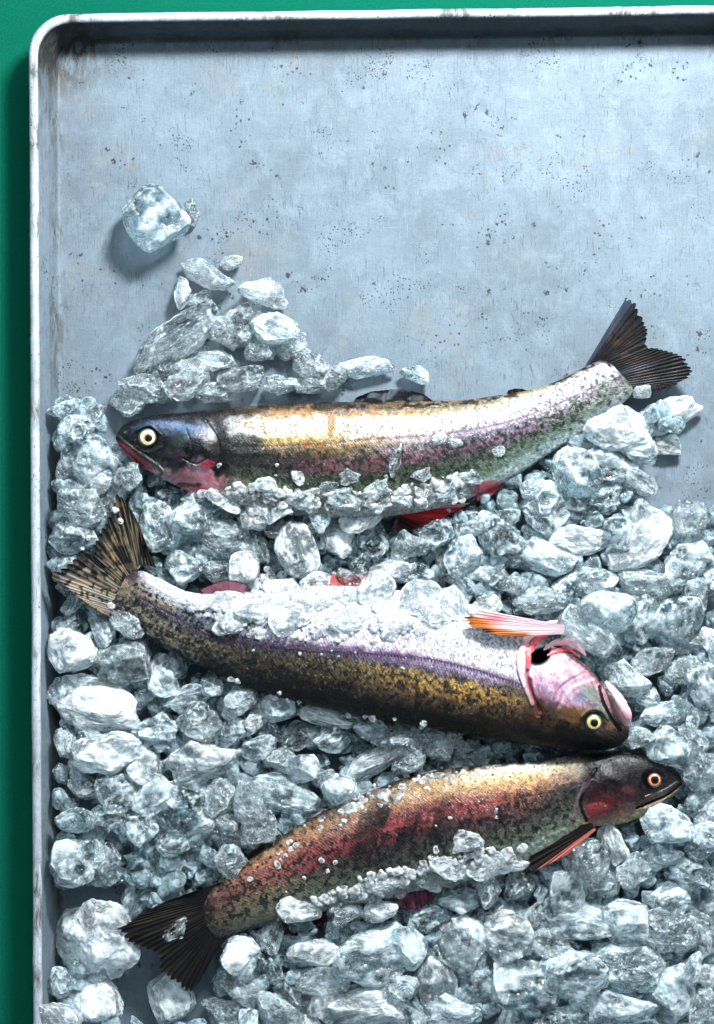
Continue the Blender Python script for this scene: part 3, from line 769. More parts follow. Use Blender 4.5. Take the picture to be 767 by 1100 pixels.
    cv.ell(612, 738, 40, 34, None, d=6, soft=.5, rot=-20)
    cv.ell(606, 733, 34, 24, (214,184,196), .5, rot=-25, rag=.2)
    for q in (((574,712),(580,745),(600,762)), ((585,708),(596,735),(610,756)), ((600,706),(612,728),(620,748)), ((614,706),(626,722),(634,742))):
        cv.line(q, 2.2, (190,80,100), .26, soft=.9, rag=.9)
        cv.line([(a + 6, b + 3) for a, b in q], 1.4, (112,84,140), .3, soft=.9, rag=.9)
    cv.line([(600,762),(612,742),(640,728)], 2.4, (232,226,232), .35, d=.6, soft=.8)
    cv.line([(590,760),(602,738),(628,722)], 1.2, (120,80,120), .4, d=-.5, rag=.5)
    cv.ell(634, 744, 12, 9, (120,146,130), .65, rot=-30, rag=.3); cv.ell(622, 750, 8, 6, (90,110,150), .4, rag=.3)
    cv.ell(618, 768, 22, 10, (160,110,30), .7, rag=.5, rot=-10); cv.ell(585, 772, 16, 14, (120,76,22), .5, rag=.6)
    # gill edge: dark slit with a red rim
    cv.line([(572,706),(566,722),(570,742),(580,764)], 2.2, (190,60,74), .75, d=-2)
    cv.line([(578,768),(572,748),(569,730)], 2.4, (120,30,34), .55, d=-1.5)
    cv.line([(566,690),(562,712),(564,734),(572,756)], 3.2, (222,196,204), .7, d=2.5)
    cv.ell(580, 705, 13, 9, (4,2,3), 1., d=-2.5, rot=30, soft=.3, k=-1.)
    for i in range(34):
        a = random.uniform(0, 1); b = random.uniform(0, 1)
        cv.ell(576 + a * 70, 764 + b * 22, random.uniform(.9, 2.2), random.uniform(.9, 2), (18,10,6), .8)
    cv.ell(638, 776, 14, 13, (26,24,12), .75, d=-2.5, soft=.5); cv.line([(625,770),(634,763),(646,764),(653,772)], 1.6, (110,130,110), .7, d=1.6)
    # mouth: upper jaw plate with a pink inner side
    cv.line([(648,738),(655,752),(664,766),(672,780)], 4.5, (196,150,150), .9, d=2, taper=True)
    cv.line([(644,738),(648,754),(656,770),(666,784)], 1.6, (60,20,24), .9, d=-3)
    cv.line([(652,738),(662,752),(671,766),(676,778)], 1.8, (176,34,52), .9, d=-2)
    cv.ell(668, 789, 8, 6, (70,20,24), .6, rag=.2)
    o = new_fish('', 0, 'middle rainbow trout, belly up, dark gold back, head right, gill cover open')
    zc = ([0, .12, .5, .9, 1], [50, 54, 62, 66, 62]); tk = ([0, .05, .12, .28, .6, .85, 1], [.08, .2, .34, .45, .47, .42, .42])
    build_body(cv, ST, zc, tk, mat_skin('trout_skin_belly', 3.4), o, idx=2, sat=.8)
    eye(638, 776, 92, 9.0, M['iris_gold'], o, pr=.46, look=(.5, .5))
    def tailp(X, Y, r, t, ph):
        b = np.array([20, 20, 20]) / 255.; g = np.array([138, 124, 100]) / 255.; w = np.array([168, 160, 150]) / 255.
        s = sstep(.38, .62, noise2(ph * 2., r * 2.5, 5)) 
        c = b + (g - b) * (s * sstep(1.05, .75, r) * .62)[..., None]
        m = sstep(.55, .8, t) * (r < .9)
        c = c + (w - c) * (m * .45)[..., None]
        sp = sstep(.60, .68, noise2(X * .33, Y * .33, 9)) * sstep(.2, .6, t)
        c = c * (1 - .9 * sp[..., None])
        o_ = np.array([190, 140, 90]) / 255. * .8
        k = sstep(.66, .72, noise2(X * .12, Y * .12, 12))
        return c + (o_ - c) * (k * .3)[..., None]
    build_fin('tail_fin', [(168,610),(150,606),(142,624),(133,648),(124,664)],
              [(163,600),(152,570),(138,540),(126,528),(118,545),(112,563),(99,580),(98,596),(88,592),(72,602),(53,618),(64,630),(84,644),(106,657)], 50, 58, tailp, o, rays=40, seed=8, rag=.06, nt=280)
    def pect(X, Y, r, t, ph):
        w = np.array([168, 152, 157]) / 255.; rd = np.array([214, 84, 92]) / 255.; og = np.array([150, 78, 20]) / 255.; k = np.array([20, 14, 14]) / 255.
        c = w + (rd - w) * (np.exp(-((X - 530) / 12.) ** 2 - ((Y - 665) / 5.) ** 2) * .8)[..., None]
        c = c + (og - c) * (sstep(536, 512, X + 2.5 * (Y - 668) * -.8 + 14 * (noise2(ph * 2, r * 2, 6) - .5)))[..., None]
        c = c + (og * .9 - c) * (sstep(677, 682, Y) * sstep(575, 560, X))[..., None]
        c = c + (k - c) * (np.clip(sstep(512, 500, X) * sstep(.4, .55, noise2(ph * 2, r * 4, 3)) + sstep(672, 677, Y) * sstep(535, 520, X), 0, 1))[..., None] * .9
        return c
    build_fin('pectoral_fin', [(608,672),(605,681)], [(520,655),(505,657),(494,662),(500,670),(512,677),(535,683),(560,684)], 92, 100, pect, o, rays=11, seed=2, ripple=.35, rag=.05, nt=140, curl=4)
    def zs(pts, off): return [float(HM[int(p[1]) - 2:int(p[1]) + 3, int(p[0]) - 2:int(p[0]) + 3].max() or 80) + off for p in pts]
    for pts, rad, mt, off, sd in (
        ([(603,674),(590,679),(576,688),(568,701),(567,718)], [1.5,3.6,4.2,3.6,1.6], M['red'], .5, 1),
        ([(600,668),(586,672),(571,681),(561,696),(558,715),(563,738)], [2,3.8,4.4,3.6,3,1.2], M['paleflesh'], 0, 6),
        ([(584,698),(595,691),(608,689),(621,695),(629,704)], [1.2,3.2,3.8,3,1.2], M['paleflesh'], 0, 2),
        ([(588,704),(599,699),(612,699),(623,706)], [1,2.4,2.6,1], M['red'], .6, 3)):
        sweep('gill', pts, zs(pts, off), rad, mt, o, seed=sd, rough=.35, flat=.5)
    sweep('jaw', [(650,732),(660,744),(669,758),(674,771),(673,780)], [70,80,83,80,74], [2,4.6,5.6,4.8,2], M['paleflesh'], o, seed=4, rough=.06)
    def pelv(X, Y, r, t, ph): return np.array([130, 50, 48]) / 255. + np.array([.1, .1, .1]) * sstep(.3, .7, fbm2(X * .1, Y * .1, 1))[..., None]
    build_fin('pelvic_fin', [(330,640),(390,640)], [(326,622),(345,616),(370,618),(396,616)], 56, 44, pelv, o, rays=3, nr=24, nt=80, seed=5, ripple=.6)
    def anal(X, Y, r, t, ph): return np.array([70, 34, 44]) / 255. + np.array([.12, .1, .12]) * (noise2(X * .2, Y * .2, 1))[..., None]
    build_fin('anal_fin', [(222,644),(262,642)], [(216,632),(240,624),(266,626)], 58, 52, anal, o, rays=3, nr=24, nt=60, seed=5, ripple=.5)
    recentre(o, 400, 715, 12)
    return o

# ============ bottom trout ==================================================
def trout_low():
    ST = [(218,974,222,996),(226,957,234,1009),(240,946,250,1004),(265,925,280,995),(300,900,315,986),(345,873,360,977),(390,853,405,967),(435,836,450,957),(480,826,495,948),
          (530,820,540,936),(575,817,583,919),(610,812,617,900),(640,808,640,888),(665,806,665,886),(695,811,693,875),(718,820,715,861),(730,832,728,851),(733,840,733,844)]
    cv = Canvas(205, 780, 750, 1030)
    F = lambda x: frac_s(ST, x)
    cs = [0, F(255), F(300), F(350), F(400), F(460), F(530), F(580), F(620), F(640), F(680), F(715), 1]
    rows = [0, .06, .14, .22, .30, .38, .46, .56, .66, .76, .88, 1]
    B=(16,13,15)
    tab = [
     [(60,40,34),(70,52,38),(60,46,34),(44,36,28),(40,32,26),(40,34,26),(44,38,28),(36,32,26),(20,18,18),B,B,B,B],
     [(70,50,44),(120,86,60),(130,100,66),(110,84,56),(110,88,58),(150,126,84),(214,210,200),(222,222,220),(120,116,112),B,B,B,B],
     [(64,44,48),(140,94,70),(170,128,88),(160,118,76),(150,116,72),(170,136,84),(216,196,150),(226,206,160),(140,124,92),B,B,B,B],
     [(70,50,56),(160,100,76),(176,120,92),(160,110,78),(150,104,70),(160,120,70),(190,156,104),(200,166,112),(136,112,76),(18,14,16),B,B,B],
     [(80,62,64),(150,92,72),(170,104,88),(164,86,76),(150,70,64),(150,70,60),(166,104,72),(176,122,84),(120,90,62),(22,14,16),B,(22,20,22),B],
     [(90,74,60),(140,94,70),(160,92,80),(160,70,72),(150,46,52),(146,46,50),(132,72,62),(120,90,66),(70,62,50),(30,14,18),(24,14,18),(24,20,24),(28,24,26)],
     [(84,72,50),(130,100,70),(150,100,86),(136,66,68),(120,46,52),(128,50,54),(118,66,66),(92,70,64),(62,58,54),(48,18,24),(34,16,22),(26,22,26),(40,36,36)],
     [(80,70,50),(120,108,76),(130,108,84),(100,78,70),(72,56,54),(70,56,54),(84,72,66),(80,76,66),(70,72,62),(70,28,36),(50,26,34),(34,28,32),(60,54,50)],
     [(70,62,46),(120,114,84),(120,116,90),(90,90,74),(76,80,66),(72,80,68),(88,94,80),(90,98,84),(90,96,82),(96,34,44),(60,32,38),(46,40,42),(90,82,72)],
     [(50,44,36),(112,108,82),(120,122,98),(104,114,92),(98,112,90),(100,114,96),(120,130,114),(120,130,112),(120,128,110),(120,50,58),(80,54,54),(84,76,66),(120,110,96)],
     [(34,30,26),(90,88,70),(130,132,112),(140,150,132),(150,160,144),(160,170,158),(176,186,176),(170,182,168),(160,168,150),(150,90,84),(170,150,120),(160,146,118),(130,120,104)],
     [(20,18,18),(60,58,48),(120,120,104),(170,176,164),(196,204,196),(205,212,206),(210,216,210),(200,206,196),(180,180,166),(190,170,150),(200,188,160),(180,168,140),(120,110,96)]]
    table_paint(cv, ST, cs, rows, tab)
    nm = fbm2(cv.X * .3, cv.Y * .3, 61); bodym = sstep(628, 610, cv.X)
    k1 = sstep(.50, .60, nm) * sstep(.2, .4, cv.V) * sstep(.95, .7, cv.V) * bodym * .75
    cv.C *= (1 - k1[..., None] * .8)
    bars = sstep(.52, .62, fbm2(cv.X * .06 + cv.Y * .02, cv.Y * .012, 62)) * sstep(.06, .2, cv.V) * sstep(.7, .5, cv.V) * bodym * sstep(340, 420, cv.X) * sstep(500, 450, cv.X)
    cv.C *= (1 - bars[..., None] * .6)
    wht = sstep(.54, .64, fbm2(cv.X * .16, cv.Y * .16, 63)) * sstep(.3, .08, cv.V) * bodym
    for c, val in enumerate((205, 190, 160)): cv.C[..., c] = cv.C[..., c] * (1 - wht * .5) + val / 255 * wht * .5
    speckle(cv, ST, 120, (F(235), F(380)), (.05, .45), (.9, 1.9), (30, 18, 16), .8, 1)
    speckle(cv, ST, 260, (F(360), F(610)), (.05, .6), (.6, 1.2), (14, 12, 12), .8, 2)
    speckle(cv, ST, 90, (F(300), F(560)), (.02, .3), (.8, 2.), (208, 184, 130), .6, 3)
    cv.line([(270,960),(340,925),(420,888),(500,868),(600,850)], 1.0, (110,24,34), .3, d=-.2, rag=.6)
    cv.line([(330,935),(400,895),(470,875),(540,860)], 4.5, (170,34,44), .35, soft=.9, rag=.6)
    # head
    cv.K *= sstep(630, 614, cv.X) * .95
    cv.line([(640,826),(628,846),(624,866),(630,882)], 1.6, (8,7,8), .85, d=-1.6, rag=.5)
    cv.line([(634,838),(622,856),(616,880)], 2.2, (150,110,130), .6, d=1.5, rag=.4)
    cv.ell(655, 852, 26, 30, None, d=6, soft=.5)
    cv.ell(641, 871, 13, 9, (180,30,46), .85, rag=.35, d=1.5); cv.ell(650, 862, 10, 10, (120,26,36), .5, rag=.4)
    cv.ell(675, 849, 8, 6, (110,26,40), .6, rag=.4); cv.ell(676, 868, 10, 6, (120,90,110), .55, rag=.4); cv.ell(656, 846, 5, 5, (44,36,70), .5)
    cv.line([(640,830),(660,818),(690,816)], 1.2, (90,90,96), .35, rag=.8)
    cv.ell(702, 838, 12, 11, (10,9,10), .9, d=-2.2, soft=.5)
    # mouth line and jaw
    cv.line([(731,843),(716,854),(698,862),(684,868)], 1.4, (6,6,6), .95, d=-3)
    cv.line([(728,840),(712,850),(694,856)], 1.3, (110,106,104), .5, d=1.2)
    cv.line([(728,849),(714,860),(692,870)], 1.6, (150,140,124), .5, d=1.2)
    cv.line([(718,857),(706,868),(690,876)], 1., (40,36,34), .6, d=-1)
    o = new_fish('', 0, 'bottom rainbow trout with red side stripe and black head, orange rimmed eye')
    build_body(cv, ST, ([0, .15, .5, .85, 1], [44, 44, 46, 46, 42]), ([0, .05, .12, .3, .6, .85, 1], [.08, .22, .38, .5, .5, .52, .6]), mat_skin('trout_skin_red', 3.2), o, idx=3, sat=.98)
    eye(703, 838, 66, 7.8, M['iris_red'], o, pr=.56, look=(.5, -.3))
    def tailp(X, Y, r, t, ph):
        b = np.array([6, 5, 6]) / 255.; g = np.array([38, 34, 24]) / 255.
        s = sstep(.45, .7, noise2(ph * 1.4, r * 3, 5)) * (1 - t) 
        return b + (g - b) * (s)[..., None]
    build_fin('tail_fin', [(244,946),(234,962),(232,985),(235,1000),(242,1010)],
              [(206,958),(164,974),(140,988),(124,1001),(136,1014),(152,1020),(168,1025),(169,1042),(182,1055),(204,1066),(216,1052),(228,1028)], 44, 50, tailp, o, rays=34, seed=9, nt=240, rag=.05)
    def pect(X, Y, r, t, ph):
        k = np.array([20, 17, 16]) / 255.; p = np.array([190, 110, 100]) / 255.
        return k + (p - k) * (sstep(.58, .7, t))[..., None]
    build_fin('pectoral_fin', [(636,884),(640,892)], [(592,892),(564,904),(560,914),(566,920),(566,938),(582,932),(610,918)], 62, 58, pect, o, rays=10, seed=2, ripple=2, rag=.03)
    def pelv(X, Y, r, t, ph):
        k = np.array([26, 8, 14]) / 255.; p = np.array([110, 50, 90]) / 255.
        return k + (p - k) * (sstep(.2, .0, t) + sstep(.6, .8, noise2(ph, r * 3, 2)) * .6)[..., None]
    build_fin('pelvic_fin', [(350,974),(352,990)], [(300,992),(284,1004),(290,1012),(312,1008)], 40, 34, pelv, o, rays=8, seed=3, ripple=2)
    def pelv2(X, Y, r, t, ph): return np.array([70, 34, 50]) / 255. * (.5 + noise2(X * .3, Y * .3, 4))[..., None]
    build_fin('pelvic_fin', [(424,962),(470,950)], [(430,975),(448,978),(468,962)], 52, 50, pelv2, o, rays=8, seed=4, ripple=2.5, nr=24, nt=60)
    def dors(X, Y, r, t, ph): return np.array([30, 24, 20]) / 255. + 0 * r[..., None] + .2 * sstep(.6, .8, noise2(ph, r * 3, 1))[..., None]
    build_fin('dorsal_fin', [(266,930),(306,902)], [(262,922),(278,908),(300,896)], 40, 44, dors, o, rays=6, nr=20, nt=50)
    recentre(o, 470, 890, 12)
    return o

trout_top(); trout_mid(); trout_low()

# ------------------------------------------------------------------ ice shapes
def icosphere(sub):
    import bmesh
    bm = bmesh.new(); bmesh.ops.create_icosphere(bm, subdivisions=sub, radius=1.0)
    bm.verts.ensure_lookup_table()
    v = np.array([x.co[:] for x in bm.verts]); f = np.array([[q.index for q in p.verts] for p in bm.faces])
    bm.free(); return v / np.linalg.norm(v, axis=1)[:, None], f
ICO5 = icosphere(6); ICO4 = icosphere(5); ICO3 = icosphere(4)

def ice_shape(seed, kind, ico):
    """unit-radius broken ice: a worn polyhedron with chipped, lumpy faces"""
    g = np.random.default_rng(seed); d, f = ico
    if kind == 'slab': k, p, lo, hi = 9, 12, .55, .95
    elif kind == 'round': k, p, lo, hi = 14, 6, .85, 1.05
    elif kind == 'shard': k, p, lo, hi = 7, 20, .5, 1.
    else: k, p, lo, hi = 11, 14, .62, 1.
    nr = g.normal(size=(k, 3)); nr /= np.linalg.norm(nr, axis=1)[:, None]
    if kind == 'cube':
        nr = np.concatenate([np.eye(3), -np.eye(3), nr[:3]]); k = 9
    hh = g.uniform(lo, hi, k)
    if kind == 'cube': hh[:6] = g.uniform(.72, .86, 6); hh[6:] = 1.05; p = 16
    q = np.maximum(0, d @ nr.T / hh)
    r = 1 / (np.sum(q ** p, axis=1) ** (1 / p) + .12)
    r = np.minimum(r * .92, 1.08)
    # many small conchoidal facets laid over the large faces
    off = g.uniform(0, 30, 3)
    kk = {'round': 26, 'cube': 30}.get(kind, 46)
    n2_ = g.normal(size=(kk, 3)); n2_ /= np.linalg.norm(n2_, axis=1)[:, None]
    v = d * r[:, None]
    ext = np.array([np.percentile(v @ m, 99.7) for m in n2_])
    h2 = ext * g.uniform(.74, .98, kk)
    if kind != 'round':
        q2 = np.maximum(1e-6, v @ n2_.T) / h2
        over = np.max(q2, axis=1)
        r = r / np.maximum(1, over) ** .9
    n1 = noise3(d * 1.6 + off, seed + 1); n2 = noise3(d * 4.2 + off, seed + 2); n3 = noise3(d * 9 + off, seed + 3); n4 = noise3(d * 17 + off, seed + 4)
    rid = 1 - np.abs(n2 * 2 - 1); rid3 = 1 - np.abs(n3 * 2 - 1)
    amp = dict(slab=1., round=.6, shard=.8, cube=.7, lump=1.4)[kind]
    r *= 1 + amp * (.30 * (n1 - .5) + .05 * (rid - .6) + .035 * (rid3 - .6) + .014 * (n4 - .5))
    # chips: spherical bites
    for _ in range({'round': 1, 'cube': 2}.get(kind, 4)):
        c = g.normal(size=3); c /= np.linalg.norm(c); c *= g.uniform(.95, 1.15); rad = g.uniform(.25, .48)
        v = d * r[:, None]; dist = np.linalg.norm(v - c, axis=1)
        r *= 1 - .22 * sstep(rad, rad * .35, dist)
    return d * r[:, None], f

KINDS = ['lump', 'slab', 'cube', 'round', 'shard']
PROTO = {}
for kd in KINDS:
    for j in range(5):
        v, f = ice_shape(100 + 17 * j + KINDS.index(kd) * 7, kd, ICO5)
        me = bpy.data.meshes.new('ice_chunk')
        o = mesh_np('ice_chunk', v * 20 * S, f, None); me = o.data; bpy.data.objects.remove(o)
        PROTO[kd, j] = me
        for mt in ('ice',): me.materials.append(M[mt])
PROTOM = {}
def proto(kd, j, mk):
    if mk == 'ice': return PROTO[kd, j]
    if (kd, j, mk) not in PROTOM:
        m = PROTO[kd, j].copy(); m.materials.clear(); m.materials.append(M[mk]); PROTOM[kd, j, mk] = m
    return PROTOM[kd, j, mk]

# ------------------------------------------------------------------ ice placed from the photograph
# x, y, half length, half width, turn in degrees (counter-clockwise in plan), finish, shape
I, Fr, G = 'ice', 'frost', 'glassy'
HAND = [
 (164,234,37,36,40,Fr,'cube'),(205,226,11,14,0,G,'lump'),(226,299,32,17,-15,I,'slab'),(188,360,50,23,32,I,'slab'),(222,338,17,15,20,Fr,'cube'),
 (283,314,28,18,5,I,'lump'),(294,351,26,18,-25,Fr,'slab'),(242,355,22,22,0,I,'lump'),(196,312,11,17,0,I,'lump'),(250,281,13,9,0,G,'lump'),
 (234,386,24,15,-10,I,'slab'),(279,376,20,16,0,G,'lump'),(258,408,30,15,5,I,'cube'),(204,408,28,20,20,I,'lump'),(151,414,22,19,0,G,'lump'),
 (332,391,22,19,0,I,'lump'),(360,404,17,15,0,G,'lump'),(392,397,30,12,8,Fr,'slab'),(446,402,17,11,0,Fr,'lump'),(306,414,22,12,0,I,'lump'),
 (140,434,24,14,10,G,'lump'),
 (84,463,23,14,15,I,'lump'),(98,492,25,26,0,I,'round'),(106,520,16,12,0,G,'lump'),(84,541,26,22,0,G,'lump'),(79,578,24,22,0,I,'lump'),
 (136,513,15,15,0,G,'lump'),(171,570,22,26,0,I,'lump'),(206,556,28,22,0,I,'lump'),(274,552,22,22,0,Fr,'lump'),(244,580,28,17,-10,G,'lump'),
 (263,609,18,18,0,Fr,'cube'),(265,335,17,12,20,I,'lump'),(214,323,14,11,0,G,'lump'),(312,370,19,14,0,I,'slab'),(262,360,18,13,0,G,'lump'),(180,392,20,13,30,I,'lump'),(228,424,22,12,0,I,'slab'),(332,414,24,12,0,I,'lump'),(176,424,18,13,0,G,'lump'),(205,378,16,12,0,I,'shard'),(199,612,24,15,0,I,'lump'),(286,520,13,12,0,Fr,'lump'),
 (320,590,20,25,20,Fr,'shard'),(367,580,18,24,0,Fr,'slab'),(401,584,19,20,0,I,'cube'),(300,546,18,14,50,Fr,'lump'),(342,553,17,13,-40,I,'lump'),
 (390,556,22,15,20,Fr,'lump'),(240,535,20,14,0,Fr,'lump'),(212,536,20,13,0,Fr,'lump'),
 (440,586,20,16,0,G,'lump'),(470,575,18,14,0,I,'lump'),(340,560,14,12,0,I,'lump'),(300,570,14,12,0,G,'lump'),(232,614,16,14,0,G,'lump'),(225,592,16,12,0,I,'lump'),
 (446,616,18,16,10,I,'lump'),(420,612,20,14,0,Fr,'lump'),(388,608,16,12,0,G,'lump'),
 (664,462,34,30,20,Fr,'lump'),(656,502,28,20,0,I,'slab'),(613,500,24,27,30,I,'shard'),(716,450,36,17,25,Fr,'slab'),(716,478,17,12,0,Fr,'cube'),
 (648,536,33,21,12,I,'slab'),(585,543,30,26,0,I,'lump'),(622,577,30,16,-5,Fr,'slab'),(663,573,17,21,0,I,'cube'),(691,588,37,24,38,Fr,'shard'),
 (742,600,30,27,0,I,'lump'),(741,556,21,20,-5,G,'cube'),(536,577,24,24,0,I,'lump'),(499,592,22,22,0,I,'lump'),(510,566,16,13,0,I,'round'),
 (592,603,32,22,0,I,'slab'),(637,626,26,20,20,I,'lump'),(690,626,30,18,0,G,'lump'),(652,656,27,23,0,I,'round'),(686,662,19,24,0,I,'lump'),
 (724,667,25,25,0,I,'round'),(630,679,36,19,-38,G,'cube'),(746,640,15,22,0,G,'cube'),(577,648,26,15,0,G,'slab'),(604,636,18,18,0,I,'lump'),
 (497,628,20,9,-40,I,'slab'),(486,652,15,28,5,Fr,'slab'),(573,524,15,10,0,I,'lump'),(524,650,15,9,15,Fr,'shard'),(523,617,20,14,0,I,'lump'),(556,596,17,15,0,G,'lump'),
 (545,556,16,12,0,G,'lump'),(480,608,14,12,0,G,'lump'),(553,628,18,13,0,G,'slab'),
 (671,731,25,22,-20,I,'lump'),(698,752,15,13,-30,I,'lump'),(714,768,28,18,10,I,'lump'),(716,803,27,29,-10,I,'slab'),(684,792,19,15,10,G,'lump'),
 (731,722,21,17,0,G,'lump'),(755,738,16,27,10,I,'cube'),(744,776,8,8,0,I,'round'),(758,830,22,28,0,G,'lump'),(742,795,18,20,0,G,'lump'),
 (700,712,22,14,20,G,'slab'),(735,692,22,16,0,G,'lump'),
 (720,888,28,23,0,I,'lump'),(757,900,20,22,0,I,'lump'),(741,940,25,20,10,I,'lump'),(712,920,20,16,0,I,'lump'),(659,911,13,24,18,Fr,'slab'),
 (630,924,22,25,0,G,'round'),(609,958,22,27,0,G,'round'),(684,936,20,18,0,G,'lump'),(525,957,15,18,0,G,'lump'),(560,950,14,16,0,G,'lump'),
 (543,1001,29,28,-20,Fr,'lump'),(627,991,42,24,5,I,'lump'),(672,990,28,26,0,I,'cube'),(718,1003,30,22,0,G,'lump'),(613,1043,34,28,0,I,'lump'),
 (678,1036,38,24,0,I,'lump'),(716,1066,30,34,15,I,'slab'),(562,1058,40,33,0,I,'cube'),(513,1054,18,19,0,I,'round'),(664,1084,36,22,0,I,'lump'),
 (756,1080,20,24,0,G,'lump'),(755,1008,17,26,20,G,'slab'),(502,1016,24,28,15,I,'shard'),(742,1044,13,20,0,I,'lump'),(612,1092,22,16,0,I,'lump'),
 (330,1022,30,19,24,Fr,'slab'),(394,1024,32,27,10,I,'round'),(438,1026,22,24,30,I,'shard'),(468,1050,19,34,10,Fr,'shard'),(495,1020,28,24,-25,G,'cube'),
 (392,1082,44,24,8,Fr,'lump'),(324,978,24,16,10,Fr,'lump'),(375,980,20,11,5,G,'lump'),(270,1030,17,22,0,I,'lump'),(300,1088,26,20,0,G,'lump'),
 (486,1086,26,18,0,I,'lump'),(454,984,20,14,0,I,'lump'),(410,978,20,12,0,Fr,'lump'),(350,1052,26,16,0,G,'slab'),(430,1062,22,18,0,I,'lump'),(490,968,22,14,0,I,'lump'),
 (79,927,28,27,0,I,'round'),(104,1004,40,40,30,Fr,'lump'),(101,1074,34,33,10,Fr,'lump'),(183,1069,27,28,30,Fr,'cube'),(258,1022,24,18,10,Fr,'lump'),
 (252,1056,30,22,0,G,'slab'),(175,933,24,22,10,Fr,'lump'),(150,955,15,28,-20,I,'slab'),(202,873,36,28,5,I,'lump'),(146,888,22,22,0,I,'lump'),
 (110,925,18,24,0,G,'lump'),(213,926,20,24,-20,G,'slab'),(247,922,20,18,0,G,'lump'),(278,888,22,20,0,G,'round'),(79,881,22,15,20,I,'lump'),(114,876,17,14,0,I,'lump'),
 (104,764,42,28,-8,Fr,'slab'),(112,806,34,20,-5,Fr,'lump'),(134,812,38,20,28,I,'slab'),(153,824,22,22,0,Fr,'cube'),(85,822,11,14,0,Fr,'lump'),
 (174,733,18,18,10,I,'cube'),(221,817,38,26,5,Fr,'lump'),(164,855,18,26,-35,I,'cube'),(123,852,21,18,10,I,'shard'),(202,752,30,13,10,I,'lump'),
 (167,784,22,18,0,I,'lump'),(213,773,28,18,0,G,'lump'),(273,776,12,13,0,Fr,'lump'),(259,752,22,17,0,G,'lump'),(228,738,13,11,0,I,'cube'),
 (253,784,17,17,0,I,'lump'),(277,804,17,13,0,I,'shard'),(294,756,20,15,15,I,'shard'),(132,712,34,26,10,G,'cube'),(80,700,27,26,20,Fr,'lump'),
 (105,735,30,12,0,G,'slab'),(267,858,15,28,15,G,'slab'),(74,800,14,18,0,G,'lump'),(135,668,20,14,-30,G,'lump'),
 (353,768,28,13,-18,Fr,'shard'),(393,820,34,14,32,Fr,'shard'),(437,821,19,13,10,G,'lump'),(306,858,29,18,-20,I,'round'),
 (324,828,17,17,10,I,'shard'),(357,792,24,14,10,I,'lump'),(401,786,20,15,0,I,'lump'),(328,790,26,16,0,G,'lump'),(433,796,21,20,0,G,'lump'),
 (364,854,18,18,30,I,'shard'),(346,836,15,13,0,G,'lump'),(470,800,18,14,0,G,'lump'),(505,808,16,10,0,G,'lump'),(300,815,16,14,0,G,'lump'),(236,860,18,20,0,G,'lump'),
 # lying on the middle trout's belly
 (250,668,22,16,10,Fr,'lump'),(280,656,24,17,0,Fr,'lump'),(312,662,24,17,0,Fr,'lump'),(344,660,22,16,10,Fr,'lump'),(374,668,22,15,0,Fr,'lump'),(404,640,24,20,20,Fr,'lump'),(338,622,15,11,10,I,'shard'),(376,622,14,10,0,G,'lump'),
 (448,640,24,22,10,Fr,'shard'),(425,668,24,15,0,Fr,'lump'),(466,666,20,14,0,Fr,'lump'),(262,686,13,9,0,Fr,'lump'),(300,632,20,13,10,Fr,'lump'),(240,645,16,12,0,Fr,'slab'),
 # melting on the bottom trout's belly
 (500,905,22,14,20,Fr,'lump'),(524,926,26,14,10,Fr,'lump'),(480,930,22,14,0,Fr,'lump'),(420,950,18,11,10,Fr,'lump'),(460,948,14,10,0,G,'lump'),(548,928,18,11,0,Fr,'lump'),
 # melting on the top trout's belly
 (322,533,15,11,40,I,'shard'),(352,524,11,9,0,G,'lump'),(372,538,17,12,-30,I,'lump'),(404,527,12,10,60,G,'shard'),(291,524,11,9,0,I,'cube'),(478,524,15,10,30,I,'lump'),(452,510,10,9,0,G,'lump'),(505,512,11,8,10,I,'shard'),(432,536,13,10,-20,I,'lump'),
 (425,492,7,16,-15,G,'lump'),(470,472,9,7,0,Fr,'lump'),(488,476,8,7,0,G,'lump'),(534,484,6,5,0,G,'round'),(376,512,10,9,0,G,'lump'),(319,512,7,9,0,Fr,'lump'),
 (690,421,11,9,0,G,'round'),(128,560,15,12,15,G,'slab'),
]

placed = []
def ground_h(x, y):
    if y < 445 and x < 480: return 6
    if y < 545 and x > 690: return 4
    if x < 70: return 8
    if y > 960 and x < 235: return 6
    return 1e9
def fishz(x, y, r):
    x0, x1, y0, y1 = int(x - r), int(x + r) + 1, int(y - r), int(y + r) + 1
    return HM[max(y0, 0):y1, max(x0, 0):x1].max() if y1 > 0 else 0

